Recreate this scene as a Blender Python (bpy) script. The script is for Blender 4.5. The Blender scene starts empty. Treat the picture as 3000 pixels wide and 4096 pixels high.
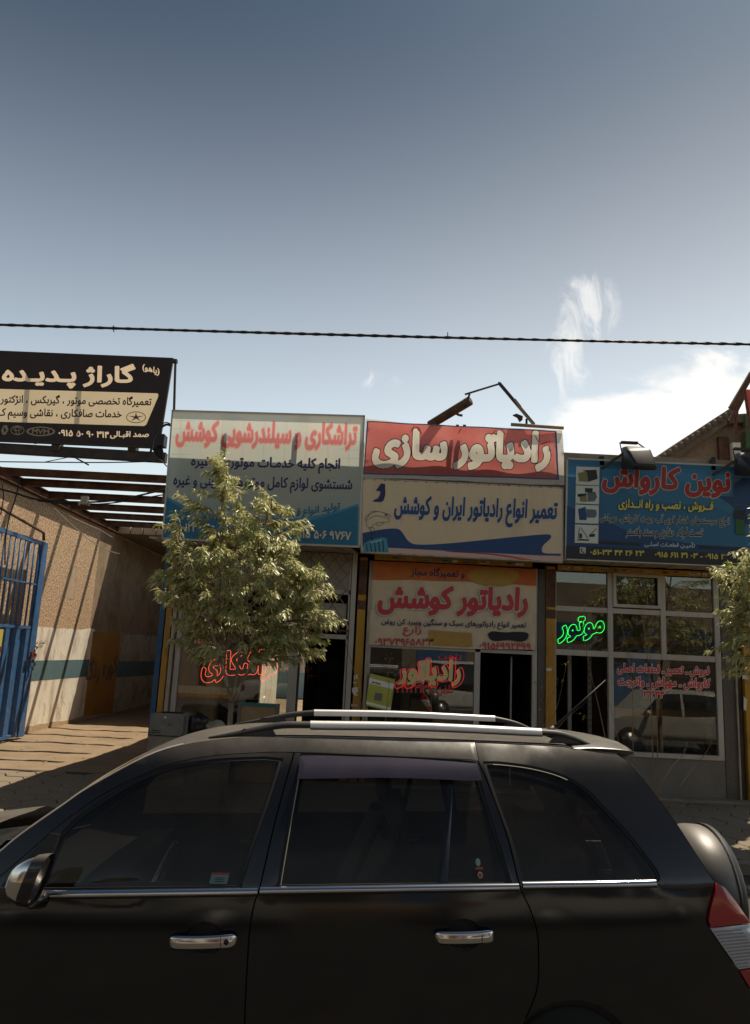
import bpy, bmesh, math, random
import numpy as np
from mathutils import Vector, Matrix
from mathutils.geometry import delaunay_2d_cdt
random.seed(7)
rng = np.random.default_rng(5)
sc = bpy.context.scene
COL = sc.collection
R_ = math.radians
# ------------------------------------------------------------------ camera
FOC = 3000.; PITCH = R_(10.6); ROLL = R_(2.75); CH = 2.06
F = np.array([0, math.cos(PITCH), math.sin(PITCH)]); U0 = np.array([0, -math.sin(PITCH), math.cos(PITCH)]); R0 = np.array([1., 0, 0])
RR = math.cos(ROLL)*R0+math.sin(ROLL)*U0; UU = -math.sin(ROLL)*R0+math.cos(ROLL)*U0
CC = np.array([0, 0, CH])
cd = bpy.data.cameras.new('camera'); cam = bpy.data.objects.new('camera', cd); COL.objects.link(cam)
cd.sensor_fit = 'HORIZONTAL'; cd.sensor_width = 36; cd.lens = 36; cd.clip_start = .05; cd.clip_end = 2000
cam.matrix_world = Matrix(((RR[0], UU[0], -F[0], 0), (RR[1], UU[1], -F[1], 0), (RR[2], UU[2], -F[2], CH), (0, 0, 0, 1)))
sc.camera = cam
def ray(x, y): return (x-1500)/FOC*RR-(y-2048)/FOC*UU+F
def atY(x, y, Y): d = ray(x, y); return CC+d*(Y/d[1])
def atZ(x, y, Z=0.): d = ray(x, y); return CC+d*((Z-CH)/d[2])
def atX(x, y, X): d = ray(x, y); return CC+d*(X/d[0])
# ------------------------------------------------------------------ light and sky
SUN = np.array([.33, .375, 1.]); SUN /= np.linalg.norm(SUN)
sc.view_settings.view_transform = 'Standard'; sc.view_settings.look = 'None'
sc.view_settings.exposure = 0.17; sc.view_settings.gamma = 1
sc.view_settings.use_curve_mapping = False
sl = bpy.data.lights.new('sun', 'SUN'); sl.energy = 5.0; sl.angle = R_(.5); sl.color = (1, .87, .68)
so = bpy.data.objects.new('sun', sl); COL.objects.link(so)
so.rotation_euler = Vector(SUN).to_track_quat('Z', 'Y').to_euler()
w = bpy.data.worlds.new('World'); sc.world = w; w.use_nodes = True
wt = w.node_tree; wn = wt.nodes; wl = wt.links; wn.clear()
def WN(t, **k):
    n = wn.new(t)
    for a, b in k.items(): setattr(n, a, b)
    return n
sky = WN('ShaderNodeTexSky', sky_type='NISHITA', sun_disc=False, sun_elevation=math.asin(SUN[2]), sun_rotation=math.atan2(SUN[0], SUN[1]), air_density=1.0, dust_density=2.2, ozone_density=1.5)
hs = WN('ShaderNodeHueSaturation'); hs.inputs['Saturation'].default_value = .75; hs.inputs['Value'].default_value = 1
wl.new(sky.outputs[0], hs.inputs['Color'])
tc = WN('ShaderNodeTexCoord'); sep = WN('ShaderNodeSeparateXYZ'); wl.new(tc.outputs['Generated'], sep.inputs[0])
# deeper sky towards the zenith
mr = WN('ShaderNodeMapRange', interpolation_type='SMOOTHSTEP'); wl.new(sep.outputs[2], mr.inputs[0])
for i, v in ((1, .13), (2, .74), (3, 0.), (4, 1.)): mr.inputs[i].default_value = v
sm_ = WN('ShaderNodeMix', data_type='RGBA'); wl.new(mr.outputs[0], sm_.inputs[0]); sm_.inputs[6].default_value = (1.84, 1.80, 1.66, 1); sm_.inputs[7].default_value = (.172, .238, .312, 1)
vm = WN('ShaderNodeVectorMath', operation='MULTIPLY'); wl.new(hs.outputs[0], vm.inputs[0]); wl.new(sm_.outputs[2], vm.inputs[1])
# clouds: billows low over the right hand roofs, a wisp above them
def wmath(op, a, b=None, clamp=False):
    n = WN('ShaderNodeMath', operation=op, use_clamp=clamp)
    for i, v in enumerate((a, b)):
        if v is None: continue
        if isinstance(v, (int, float)): n.inputs[i].default_value = v
        else: wl.new(v, n.inputs[i])
    return n.outputs[0]
az = wmath('DIVIDE', sep.outputs[0], wmath('MAXIMUM', sep.outputs[1], .02)); el = wmath('DIVIDE', sep.outputs[2], wmath('MAXIMUM', sep.outputs[1], .02))
comb = WN('ShaderNodeCombineXYZ'); wl.new(az, comb.inputs[0]); wl.new(el, comb.inputs[1])
mpn = WN('ShaderNodeMapping'); wl.new(comb.outputs[0], mpn.inputs[0]); mpn.inputs['Scale'].default_value = (4.6, 7.0, 1); mpn.inputs['Location'].default_value = (1.7, .4, 0)
nz = WN('ShaderNodeTexNoise'); nz.inputs['Scale'].default_value = 1.5; nz.inputs['Detail'].default_value = 9; nz.inputs['Roughness'].default_value = .64; nz.inputs['Distortion'].default_value = .5
wl.new(mpn.outputs[0], nz.inputs['Vector'])
def ell(cx, cz, rx, rz):
    a = wmath('POWER', wmath('DIVIDE', wmath('SUBTRACT', az, cx), rx), 2); b = wmath('POWER', wmath('DIVIDE', wmath('SUBTRACT', el, cz), rz), 2)
    return wmath('SUBTRACT', 1., wmath('ADD', a, b), True)
m1 = ell(.58, .24, .44, .24); m1b = ell(.40, .325, .20, .075)
low = WN('ShaderNodeMapRange'); wl.new(el, low.inputs[0])
for i, v in ((1, .10), (2, .3), (3, .0), (4, -.05)): low.inputs[i].default_value = v
body = wmath('ADD', wmath('SUBTRACT', nz.outputs[0], .12), wmath('MULTIPLY', wmath('MAXIMUM', m1, m1b), .80))
cr = WN('ShaderNodeMapRange', interpolation_type='SMOOTHSTEP'); wl.new(body, cr.inputs[0])
for i, v in ((1, .56), (2, .86), (3, 0), (4, 1)): cr.inputs[i].default_value = v
# wisp
mp2 = WN('ShaderNodeMapping'); wl.new(comb.outputs[0], mp2.inputs[0]); mp2.inputs['Rotation'].default_value = (0, 0, .7); mp2.inputs['Scale'].default_value = (17, 8, 1)
nz2 = WN('ShaderNodeTexNoise'); nz2.inputs['Scale'].default_value = 1.6; nz2.inputs['Detail'].default_value = 8; nz2.inputs['Roughness'].default_value = .62; nz2.inputs['Distortion'].default_value = 1.2
wl.new(mp2.outputs[0], nz2.inputs['Vector'])
wm = wmath('MAXIMUM', wmath('MAXIMUM', ell(.295, .505, .06, .07), wmath('MULTIPLY', ell(.262, .42, .04, .09), .95)), wmath('MULTIPLY', ell(-.01, .375, .05, .02), .75))
wsp = WN('ShaderNodeMapRange', interpolation_type='SMOOTHSTEP'); wl.new(wmath('ADD', nz2.outputs[0], wmath('MULTIPLY', wm, .28)), wsp.inputs[0])
for i, v in ((1, .56), (2, .90), (3, 0), (4, .62)): wsp.inputs[i].default_value = v
wspm = wmath('MULTIPLY', wsp.outputs[0], wmath('MULTIPLY', wm, 1.6, True), True)
cm = wmath('MAXIMUM', wmath('MULTIPLY', cr.outputs[0], wmath('ADD', wmath('GREATER_THAN', sep.outputs[1], .03), 0)), wspm)
mx = WN('ShaderNodeMix', data_type='RGBA'); wl.new(cm, mx.inputs[0]); wl.new(vm.outputs[0], mx.inputs[6]); mx.inputs[7].default_value = (9.2, 9.3, 9.8, 1)
tint = WN('ShaderNodeMix', data_type='RGBA', blend_type='MULTIPLY'); tint.inputs[0].default_value = 1; wl.new(mx.outputs[2], tint.inputs[6]); tint.inputs[7].default_value = (1.0, .97, .88, 1)
bg = WN('ShaderNodeBackground'); bg.inputs[1].default_value = .105; wl.new(tint.outputs[2], bg.inputs[0])
ow = WN('ShaderNodeOutputWorld'); wl.new(bg.outputs[0], ow.inputs[0])
sc.render.engine = 'CYCLES'
sc.cycles.max_bounces = 10; sc.cycles.transparent_max_bounces = 24; sc.cycles.diffuse_bounces = 4; sc.cycles.glossy_bounces = 4
sc.cycles.caustics_reflective = False; sc.cycles.caustics_refractive = False; sc.cycles.sample_clamp_indirect = 4
sc.cycles.use_denoising = True

# ------------------------------------------------------------------ materials
M = {}
def mat(name, c1, c2=None, rough=.8, metal=0., scale=8., bump=0., bscale=60., spec=.4, coat=0., detail=6, stretch=(1, 1, 1), dirt=None, dscale=1.5, damt=.5, transl=0., emit=None, estr=0.):
    m = bpy.data.materials.new(name); m.use_nodes = True; t = m.node_tree; n = t.nodes; l = t.links
    p = n['Principled BSDF']; p.inputs['Roughness'].default_value = rough; p.inputs['Metallic'].default_value = metal
    p.inputs['Specular IOR Level'].default_value = spec; p.inputs['Coat Weight'].default_value = coat; p.inputs['Coat Roughness'].default_value = .06
    c2 = c2 or c1
    tcn = n.new('ShaderNodeTexCoord'); mp = n.new('ShaderNodeMapping'); mp.inputs['Scale'].default_value = stretch; l.new(tcn.outputs['Object'], mp.inputs[0])
    nzn = n.new('ShaderNodeTexNoise'); nzn.inputs['Scale'].default_value = scale; nzn.inputs['Detail'].default_value = detail; nzn.inputs['Roughness'].default_value = .6; l.new(mp.outputs[0], nzn.inputs['Vector'])
    rp = n.new('ShaderNodeValToRGB'); rp.color_ramp.elements[0].position = .35; rp.color_ramp.elements[1].position = .68
    rp.color_ramp.elements[0].color = (*c1, 1); rp.color_ramp.elements[1].color = (*c2, 1); l.new(nzn.outputs[0], rp.inputs[0])
    colout = rp.outputs[0]
    if dirt:
        nd = n.new('ShaderNodeTexNoise'); nd.inputs['Scale'].default_value = dscale; nd.inputs['Detail'].default_value = 9; nd.inputs['Roughness'].default_value = .7; l.new(mp.outputs[0], nd.inputs['Vector'])
        mrn = n.new('ShaderNodeMapRange'); l.new(nd.outputs[0], mrn.inputs[0]); mrn.inputs[1].default_value = .48; mrn.inputs[2].default_value = .68; mrn.inputs[4].default_value = damt
        mxn = n.new('ShaderNodeMix'); mxn.data_type = 'RGBA'; l.new(mrn.outputs[0], mxn.inputs[0]); l.new(colout, mxn.inputs[6]); mxn.inputs[7].default_value = (*dirt, 1); colout = mxn.outputs[2]
    l.new(colout, p.inputs['Base Color'])
    if bump:
        nb = n.new('ShaderNodeTexNoise'); nb.inputs['Scale'].default_value = bscale; nb.inputs['Detail'].default_value = 5; l.new(mp.outputs[0], nb.inputs['Vector'])
        bn = n.new('ShaderNodeBump'); bn.inputs['Strength'].default_value = min(1, bump); bn.inputs['Distance'].default_value = .01*max(1, bump); l.new(nb.outputs[0], bn.inputs['Height']); l.new(bn.outputs[0], p.inputs['Normal'])
    if emit: p.inputs['Emission Color'].default_value = (*emit, 1); p.inputs['Emission Strength'].default_value = estr
    if transl:
        tr = n.new('ShaderNodeBsdfTranslucent'); l.new(colout, tr.inputs[0]); ms = n.new('ShaderNodeMixShader'); ms.inputs[0].default_value = transl
        l.new(p.outputs[0], ms.inputs[1]); l.new(tr.outputs[0], ms.inputs[2]); l.new(ms.outputs[0], n['Material Output'].inputs[0])
    M[name] = m; return m
def glass(name, tintc=(.9, .92, .9), dust=.02, ior=1.5, rough=.0, dustc=(.3, .26, .2)):
    m = bpy.data.materials.new(name); m.use_nodes = True; t = m.node_tree; n = t.nodes; l = t.links; n.remove(n['Principled BSDF'])
    tr = n.new('ShaderNodeBsdfTransparent'); tr.inputs[0].default_value = (*tintc, 1)
    gl = n.new('ShaderNodeBsdfGlossy'); gl.inputs['Roughness'].default_value = rough
    fr = n.new('ShaderNodeFresnel'); fr.inputs[0].default_value = ior
    ms = n.new('ShaderNodeMixShader'); l.new(fr.outputs[0], ms.inputs[0]); l.new(tr.outputs[0], ms.inputs[1]); l.new(gl.outputs[0], ms.inputs[2])
    df = n.new('ShaderNodeBsdfDiffuse'); df.inputs[0].default_value = (*dustc, 1)
    tcn = n.new('ShaderNodeTexCoord'); nz_ = n.new('ShaderNodeTexNoise'); nz_.inputs['Scale'].default_value = 3; nz_.inputs['Detail'].default_value = 10; nz_.inputs['Roughness'].default_value = .7; l.new(tcn.outputs['Object'], nz_.inputs['Vector'])
    mr_ = n.new('ShaderNodeMapRange'); l.new(nz_.outputs[0], mr_.inputs[0]); mr_.inputs[1].default_value = .3; mr_.inputs[2].default_value = .8; mr_.inputs[3].default_value = dust*.3; mr_.inputs[4].default_value = dust*2
    m2 = n.new('ShaderNodeMixShader'); l.new(mr_.outputs[0], m2.inputs[0]); l.new(ms.outputs[0], m2.inputs[1]); l.new(df.outputs[0], m2.inputs[2])
    l.new(m2.outputs[0], n['Material Output'].inputs[0]); M[name] = m; return m
def paint_dusty(name, base, dustc, rough=.3, amt=.75, sideamt=.12, metal=0.):
    m = mat(name, base, tuple(min(1, c*1.25) for c in base), rough=rough, metal=metal, scale=3, spec=.5, coat=.35)
    t = m.node_tree; n = t.nodes; l = t.links; p = n['Principled BSDF']
    g = n.new('ShaderNodeNewGeometry'); s = n.new('ShaderNodeSeparateXYZ'); l.new(g.outputs['Normal'], s.inputs[0])
    ab = n.new('ShaderNodeMath'); ab.operation = 'ABSOLUTE'; l.new(s.outputs[2], ab.inputs[0])
    a1 = n.new('ShaderNodeMapRange'); l.new(ab.outputs[0], a1.inputs[0])
    for i, v in ((1, .45), (2, .97), (3, sideamt), (4, amt)): a1.inputs[i].default_value = v
    tcn = n.new('ShaderNodeTexCoord'); nz_ = n.new('ShaderNodeTexNoise'); nz_.inputs['Scale'].default_value = 2.2; nz_.inputs['Detail'].default_value = 12; nz_.inputs['Roughness'].default_value = .72; l.new(tcn.outputs['Object'], nz_.inputs['Vector'])
    a2 = n.new('ShaderNodeMapRange'); l.new(nz_.outputs[0], a2.inputs[0])
    for i, v in ((1, .3), (2, .7), (3, .55), (4, 1.25)): a2.inputs[i].default_value = v
    mu = n.new('ShaderNodeMath'); mu.operation = 'MULTIPLY'; mu.use_clamp = True; l.new(a1.outputs[0], mu.inputs[0]); l.new(a2.outputs[0], mu.inputs[1])
    old = p.inputs['Base Color'].links[0].from_socket
    mxn = n.new('ShaderNodeMix'); mxn.data_type = 'RGBA'; l.new(mu.outputs[0], mxn.inputs[0]); l.new(old, mxn.inputs[6]); mxn.inputs[7].default_value = (*dustc, 1); l.new(mxn.outputs[2], p.inputs['Base Color'])
    r2 = n.new('ShaderNodeMapRange'); l.new(mu.outputs[0], r2.inputs[0])
    for i, v in ((1, 0), (2, 1), (3, rough), (4, .62)): r2.inputs[i].default_value = v
    l.new(r2.outputs[0], p.inputs['Roughness']); l.new(r2.outputs[0], p.inputs['Coat Roughness'])
    return m

mat('asphalt', (.034, .030, .026), (.05, .044, .037), .9, scale=3, bump=.5, bscale=90, dirt=(.06, .052, .04), dscale=.7)
mat('yard', (.22, .158, .10), (.28, .205, .132), .95, scale=2, bump=1.2, bscale=30, dirt=(.14, .105, .07), dscale=.6)
mat('sidewalk', (.19, .15, .105), (.25, .2, .145), .92, scale=3, bump=.7, bscale=50, dirt=(.11, .085, .06), dscale=.9)
mat('joint', (.05, .04, .03), rough=1)
mat('plaster', (.44, .32, .21), (.55, .41, .27), .95, scale=5, bump=1.0, bscale=40, dirt=(.24, .16, .1), dscale=.6)
def pebble():
    m = mat('pebbledash', (.29, .18, .10), (.84, .62, .41), .95, scale=20, detail=8, dirt=(.27, .18, .11), dscale=.5, damt=.4)
    t = m.node_tree; n = t.nodes; l = t.links; tcn = n.new('ShaderNodeTexCoord')
    v = n.new('ShaderNodeTexVoronoi'); v.inputs['Scale'].default_value = 55; l.new(tcn.outputs['Object'], v.inputs['Vector'])
    b = n.new('ShaderNodeBump'); b.invert = True; b.inputs['Strength'].default_value = 1; b.inputs['Distance'].default_value = .012; l.new(v.outputs['Distance'], b.inputs['Height']); l.new(b.outputs[0], n['Principled BSDF'].inputs['Normal'])
pebble()
mat('whitewash', (.80, .74, .62), (.85, .80, .69), .9, scale=2, bump=.5, bscale=18, dirt=(.36, .26, .17), dscale=2.6, damt=.85, stretch=(1, 1, .35))
mat('teal_paint', (.08, .155, .18), (.10, .18, .21), .8, scale=4, bump=.4, bscale=20, dirt=(.16, .19, .17), dscale=3, damt=.4)
mat('ochre_paint', (.36, .17, .03), (.44, .22, .045), .85, scale=4, bump=.4, bscale=30, dirt=(.17, .09, .035), dscale=2, damt=.6)
mat('yellow_post', (.42, .21, .022), (.5, .26, .03), .6, scale=5, bump=.3, bscale=50, dirt=(.16, .085, .035), dscale=4, damt=.75, stretch=(1, 1, .4))
mat('blue_post', (.02, .075, .17), (.03, .1, .21), .55, scale=6, dirt=(.06, .06, .07), dscale=5)
mat('gate_blue', (.03, .11, .27), (.045, .15, .34), .5, scale=6, dirt=(.22, .18, .14), dscale=7, damt=.5)
mat('rust', (.065, .028, .016), (.12, .055, .028), .85, scale=6, bump=.5, bscale=40, dirt=(.2, .13, .085), dscale=4, damt=.5)
mat('rust_pipe', (.09, .04, .025), (.15, .07, .04), .8, scale=9, bump=.3)
mat('dark_steel', (.03, .024, .02), (.05, .04, .032), .7, scale=6, dirt=(.1, .06, .04), dscale=5)
mat('black_rubber', (.012, .012, .012), (.018, .017, .016), .6, scale=8)
mat('cable', (.015, .014, .013), rough=.6)
mat('alu', (.42, .38, .33), (.5, .46, .4), .5, scale=6, dirt=(.24, .18, .13), dscale=3, damt=.6, stretch=(1, 1, .3))
mat('old_white_pipe', (.36, .31, .25), (.46, .4, .32), .7, scale=6, dirt=(.16, .11, .07), dscale=5, damt=.8, stretch=(1, 1, .3))
mat('granite', (.085, .07, .058), (.13, .11, .09), .6, scale=40, dirt=(.06, .05, .04), dscale=2)
mat('grey_panel', (.15, .135, .115), (.18, .16, .14), .6, scale=3, dirt=(.1, .085, .065), dscale=2)
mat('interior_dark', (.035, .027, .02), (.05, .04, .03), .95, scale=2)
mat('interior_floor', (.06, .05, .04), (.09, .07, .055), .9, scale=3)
mat('roofing', (.2, .16, .12), (.27, .22, .16), .95, scale=3, bump=1)
mat('concrete', (.22, .18, .135), (.3, .25, .19), .95, scale=4, bump=1, bscale=20, dirt=(.12, .085, .06), dscale=1.5)
mat('lattice', (.2, .14, .1), (.28, .2, .15), .7, scale=8, dirt=(.1, .05, .03), dscale=8)
mat('frosted', (.42, .38, .32), (.55, .5, .42), .5, scale=3, dirt=(.26, .22, .18), dscale=2, transl=.3)
mat('shelf_orange', (.62, .22, .04), (.66, .25, .06), .5)
mat('shelf_blue', (.05, .12, .25), rough=.5)
mat('carton', (.45, .42, .36), (.55, .5, .44), .8)
mat('brown_box', (.28, .19, .1), (.34, .23, .13), .85)
mat('ac_beige', (.28, .26, .2), (.34, .3, .24), .7)
mat('teal_plastic', (.02, .16, .15), rough=.4); mat('white_plastic', (.5, .48, .44), rough=.5)
mat('bag_black', (.02, .018, .016), rough=.35, bump=1, bscale=12); mat('bag_pale', (.3, .26, .2), (.38, .33, .26), .5, bump=1, bscale=14)
mat('cabinet_grey', (.17, .16, .14), (.23, .21, .18), .6, scale=5, dirt=(.11, .08, .06), dscale=4, damt=.6)
mat('bark', (.16, .125, .085), (.24, .19, .13), .95, scale=14, bump=.8, dirt=(.5, .46, .4), dscale=6, damt=.7)
mat('twig', (.17, .1, .055), (.24, .15, .08), .8); mat('red_twig', (.2, .09, .05), (.26, .13, .07), .8)
def leafmat(name, a, b, tr=.3):
    m = mat(name, a, b, .38, scale=9, spec=.7, transl=tr, detail=2); return m
leafmat('leaf', (.34, .35, .13), (.72, .69, .40), .45); leafmat('leaf_young', (.2, .26, .05), (.3, .34, .08), .4)
mat('brick', (.2, .14, .09), (.28, .2, .13), .95, scale=12, bump=1, bscale=30)
mat('eternit', (.12, .09, .07), (.18, .14, .1), .95, scale=6, bump=.6)
mat('green_panel', (.05, .1, .04), (.06, .12, .05), .7)
mat('skin', (.25, .14, .09), rough=.6); mat('cloth_dark', (.012, .012, .014), (.02, .02, .022), .9); mat('cloth_red', (.4, .05, .06), rough=.9); mat('hair', (.01, .008, .006), rough=.6)
mat('fence_white', (.6, .55, .48), (.68, .63, .55), .6, scale=2); mat('yard_blue', (.25, .38, .42), (.3, .43, .47), .8, scale=3)
mat('chrome', (.62, .61, .6), rough=.12, metal=1); mat('alu_rail', (.86, .84, .8), rough=.36, metal=.35, spec=.8)
mat('grey_plastic', (.045, .043, .042), (.06, .057, .055), .5)
paint_dusty('car_black', (.006, .0062, .0075), (.17, .145, .115), .10, .62, .022)
paint_dusty('cover_grey', (.06, .057, .054), (.19, .17, .14), .3, .55, .12)
paint_dusty('car_white', (.6, .58, .54), (.4, .34, .27), .2, .3, .1); paint_dusty('car_silver', (.42, .4, .37), (.35, .3, .24), .25, .3, .1, .2)
mat('tail_red', (.32, .008, .012), (.38, .01, .015), .12, spec=.7, coat=1); mat('tail_white', (.5, .5, .52), rough=.12, coat=1); mat('tail_rib', (.28, .28, .3), rough=.2, coat=1)
mat('sticker_teal', (.13, .22, .22), rough=.4); mat('sticker_red', (.2, .04, .035), rough=.4); mat('sticker_white', (.6, .57, .5), (.68, .64, .56), .6); mat('sticker_tan', (.4, .33, .2), rough=.7)
mat('visor_purple', (.045, .037, .055), (.055, .046, .066), .16, spec=.8, transl=.1)
mat('seat', (.14, .12, .095), (.17, .15, .12), .9); mat('tyre', (.015, .015, .014), rough=.85); mat('rim', (.4, .39, .37), rough=.3, metal=.9); mat('silver_trim', (.55, .53, .5), rough=.25, metal=.9)
glass('shop_glass', (.84, .85, .80), .035, 1.95); glass('car_glass', (.46, .44, .38), .05, 1.5); glass('car_glass_light', (.42, .42, .40), .22, 1.5); mat('mirror_glass', (.30, .28, .26), rough=.25, metal=.8)
# ------------------------------------------------------------------ mesh helpers
def tag(o, label=None, cat=None, group=None, kind=None):
    for k, v in (('label', label), ('category', cat), ('group', group), ('kind', kind)):
        if v: o[k] = v
    return o
def thing(name, loc, label, cat, group=None, kind=None):
    o = bpy.data.objects.new(name, None); COL.objects.link(o); o.location = [float(v) for v in loc]; o.empty_display_size = .2
    return tag(o, label, cat, group, kind)
def rootloc(o):
    v = Vector((0, 0, 0))
    while o is not None: v += o.location; o = o.parent
    return v
class B:
    def __init__(s): s.v = []; s.f = []; s.m = []; s.sm = []
    def add(s, vs, fs, mi=0, smooth=False):
        k = len(s.v); s.v += [tuple(float(c) for c in q) for q in vs]
        for f in fs: s.f.append(tuple(i+k for i in f)); s.m.append(mi); s.sm.append(smooth)
        return s
    def box(s, x0, x1, y0, y1, z0, z1, mi=0):
        return s.add([(x0, y0, z0), (x1, y0, z0), (x1, y1, z0), (x0, y1, z0), (x0, y0, z1), (x1, y0, z1), (x1, y1, z1), (x0, y1, z1)],
                     [(0, 3, 2, 1), (4, 5, 6, 7), (0, 1, 5, 4), (1, 2, 6, 5), (2, 3, 7, 6), (3, 0, 4, 7)], mi)
    def bar(s, a, b, w, h, up=(0, 0, 1), mi=0):
        a = np.array(a, float); b = np.array(b, float); d = b-a; d /= np.linalg.norm(d); u = np.array(up, float); r = np.cross(d, u)
        if np.linalg.norm(r) < 1e-4: r = np.cross(d, (0, 1, 0))
        r /= np.linalg.norm(r); u = np.cross(r, d)
        vs = [p+r*sx*w/2+u*sy*h/2 for p in (a, b) for sx, sy in ((-1, -1), (1, -1), (1, 1), (-1, 1))]
        return s.add(vs, [(0, 3, 2, 1), (4, 5, 6, 7), (0, 1, 5, 4), (1, 2, 6, 5), (2, 3, 7, 6), (3, 0, 4, 7)], mi)
    def tube(s, pts, r, n=6, mi=0, closed=False, cap=True):
        P = [np.array(p, float) for p in pts]; N = len(P)
        if N < 2: return s
        rs = r if hasattr(r, '__len__') else [r]*N
        vs = []; ref = None
        for i in range(N):
            a = P[i-1] if (i > 0 or closed) else P[i]; b = P[(i+1) % N] if (i < N-1 or closed) else P[i]
            d = b-a; L = np.linalg.norm(d); d = d/L if L > 1e-9 else np.array([0, 0, 1.])
            if ref is None: ref = np.array([0, 0, 1.]) if abs(d[2]) < .9 else np.array([1., 0, 0])
            x = np.cross(d, ref); ln = np.linalg.norm(x)
            if ln < 1e-5: ref = np.array([0, 1., 0]); x = np.cross(d, ref); ln = np.linalg.norm(x)
            x /= ln; y = np.cross(x, d); ref = y
            for k in range(n): t = 2*math.pi*k/n; vs.append(P[i]+rs[i]*(math.cos(t)*x+math.sin(t)*y))
        fs = [(i*n+k, i*n+(k+1) % n, ((i+1) % N)*n+(k+1) % n, ((i+1) % N)*n+k) for i in range(N if closed else N-1) for k in range(n)]
        if cap and not closed: fs += [tuple(range(n))[::-1], tuple((N-1)*n+k for k in range(n))]
        return s.add(vs, fs, mi, n > 5)
    def grid(s, P, mi=0, smooth=True, flip=False):
        P = np.asarray(P, float); a, b = P.shape[:2]
        fs = [(i*b+j, (i+1)*b+j, (i+1)*b+j+1, i*b+j+1) for i in range(a-1) for j in range(b-1)]
        if flip: fs = [f[::-1] for f in fs]
        return s.add(P.reshape(-1, 3), fs, mi, smooth)
    def prism(s, poly, ax, d0, d1, mi=0):
        """2D poly extruded along axis ax (0 x,1 y,2 z)"""
        def mk(p, d): q = [0, 0, 0]; o = [i for i in range(3) if i != ax]; q[o[0]] = p[0]; q[o[1]] = p[1]; q[ax] = d; return q
        n = len(poly); return s.add([mk(p, d0) for p in poly]+[mk(p, d1) for p in poly], [tuple(range(n)), tuple(range(2*n-1, n-1, -1))]+[(i, (i+1) % n, n+(i+1) % n, n+i) for i in range(n)], mi)
    def build(s, name, mats, parent=None, loc=None, bevel=0):
        me = bpy.data.meshes.new(name)
        if parent is not None: L = rootloc(parent)
        elif loc is not None: L = Vector([float(c) for c in loc])
        else: L = Vector((0, 0, 0))
        lv = (L.x, L.y, L.z)
        me.from_pydata([(a-lv[0], b-lv[1], c-lv[2]) for a, b, c in s.v], [], s.f)
        for k in (mats if isinstance(mats, (list, tuple)) else [mats]): me.materials.append(M[k])
        me.polygons.foreach_set('material_index', s.m); me.polygons.foreach_set('use_smooth', s.sm)
        me.update(); o = bpy.data.objects.new(name, me); COL.objects.link(o)
        if parent is not None: o.parent = parent
        else: o.location = L
        if bevel:
            b = o.modifiers.new('b', 'BEVEL'); b.width = bevel; b.segments = 2; b.limit_method = 'ANGLE'
        return o
def bx(name, x0, x1, y0, y1, z0, z1, m, parent=None, bevel=0): return B().box(x0, x1, y0, y1, z0, z1).build(name, m, parent, None if parent else ((x0+x1)/2, (y0+y1)/2, z0), bevel)
def inside(P, loops):
    P = np.asarray(P); c = np.zeros(len(P), bool)
    for lp in loops:
        a = np.asarray(lp); b = np.roll(a, -1, 0)
        for (x0, y0), (x1, y1) in zip(a, b):
            if y0 == y1: continue
            k = ((y0 > P[:, 1]) != (y1 > P[:, 1])) & (P[:, 0] < (x1-x0)*(P[:, 1]-y0)/(y1-y0)+x0); c ^= k
    return c
def fill(loops, grid=0):
    vs = []; es = []
    for lp in loops:
        k = len(vs); n = len(lp); vs += [tuple(p) for p in lp]; es += [(k+i, k+(i+1) % n) for i in range(n)]
    if grid:
        a = np.array(vs); x0, y0 = a.min(0); x1, y1 = a.max(0)
        gx, gy = np.meshgrid(np.arange(x0+grid/2, x1, grid), np.arange(y0+grid/2, y1, grid)); g = np.c_[gx.ravel(), gy.ravel()]
        g = g[inside(g, loops)]
        # keep away from borders
        allb = np.concatenate([np.asarray(l) for l in loops]); d = np.sqrt(((g[:, None]-allb[None])**2).sum(2)).min(1) if len(g) else []
        g = g[d > grid*.45] if len(g) else g; vs += [tuple(p) for p in g]
    r = delaunay_2d_cdt([Vector(v) for v in vs], es, [], 0, 1e-7)
    V = np.array([(v.x, v.y) for v in r[0]]); Fc = [f for f in r[2]]
    if not Fc: return V, []
    cen = np.array([V[list(f)].mean(0) for f in Fc]); ok = inside(cen, loops)
    return V, [tuple(f) for f, k in zip(Fc, ok) if k]
def spl(pts, n=6):
    P = np.array(pts, float); Q = np.vstack([2*P[0]-P[1], P, 2*P[-1]-P[-2]]); out = []
    for i in range(1, len(Q)-2):
        for k in range(n):
            t = k/n; a, b, c, d = Q[i-1], Q[i], Q[i+1], Q[i+2]
            out.append(.5*(2*b+(c-a)*t+(2*a-5*b+4*c-d)*t*t+(3*b-a-3*c+d)*t**3))
    out.append(P[-1]); return [tuple(p) for p in out]

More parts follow.
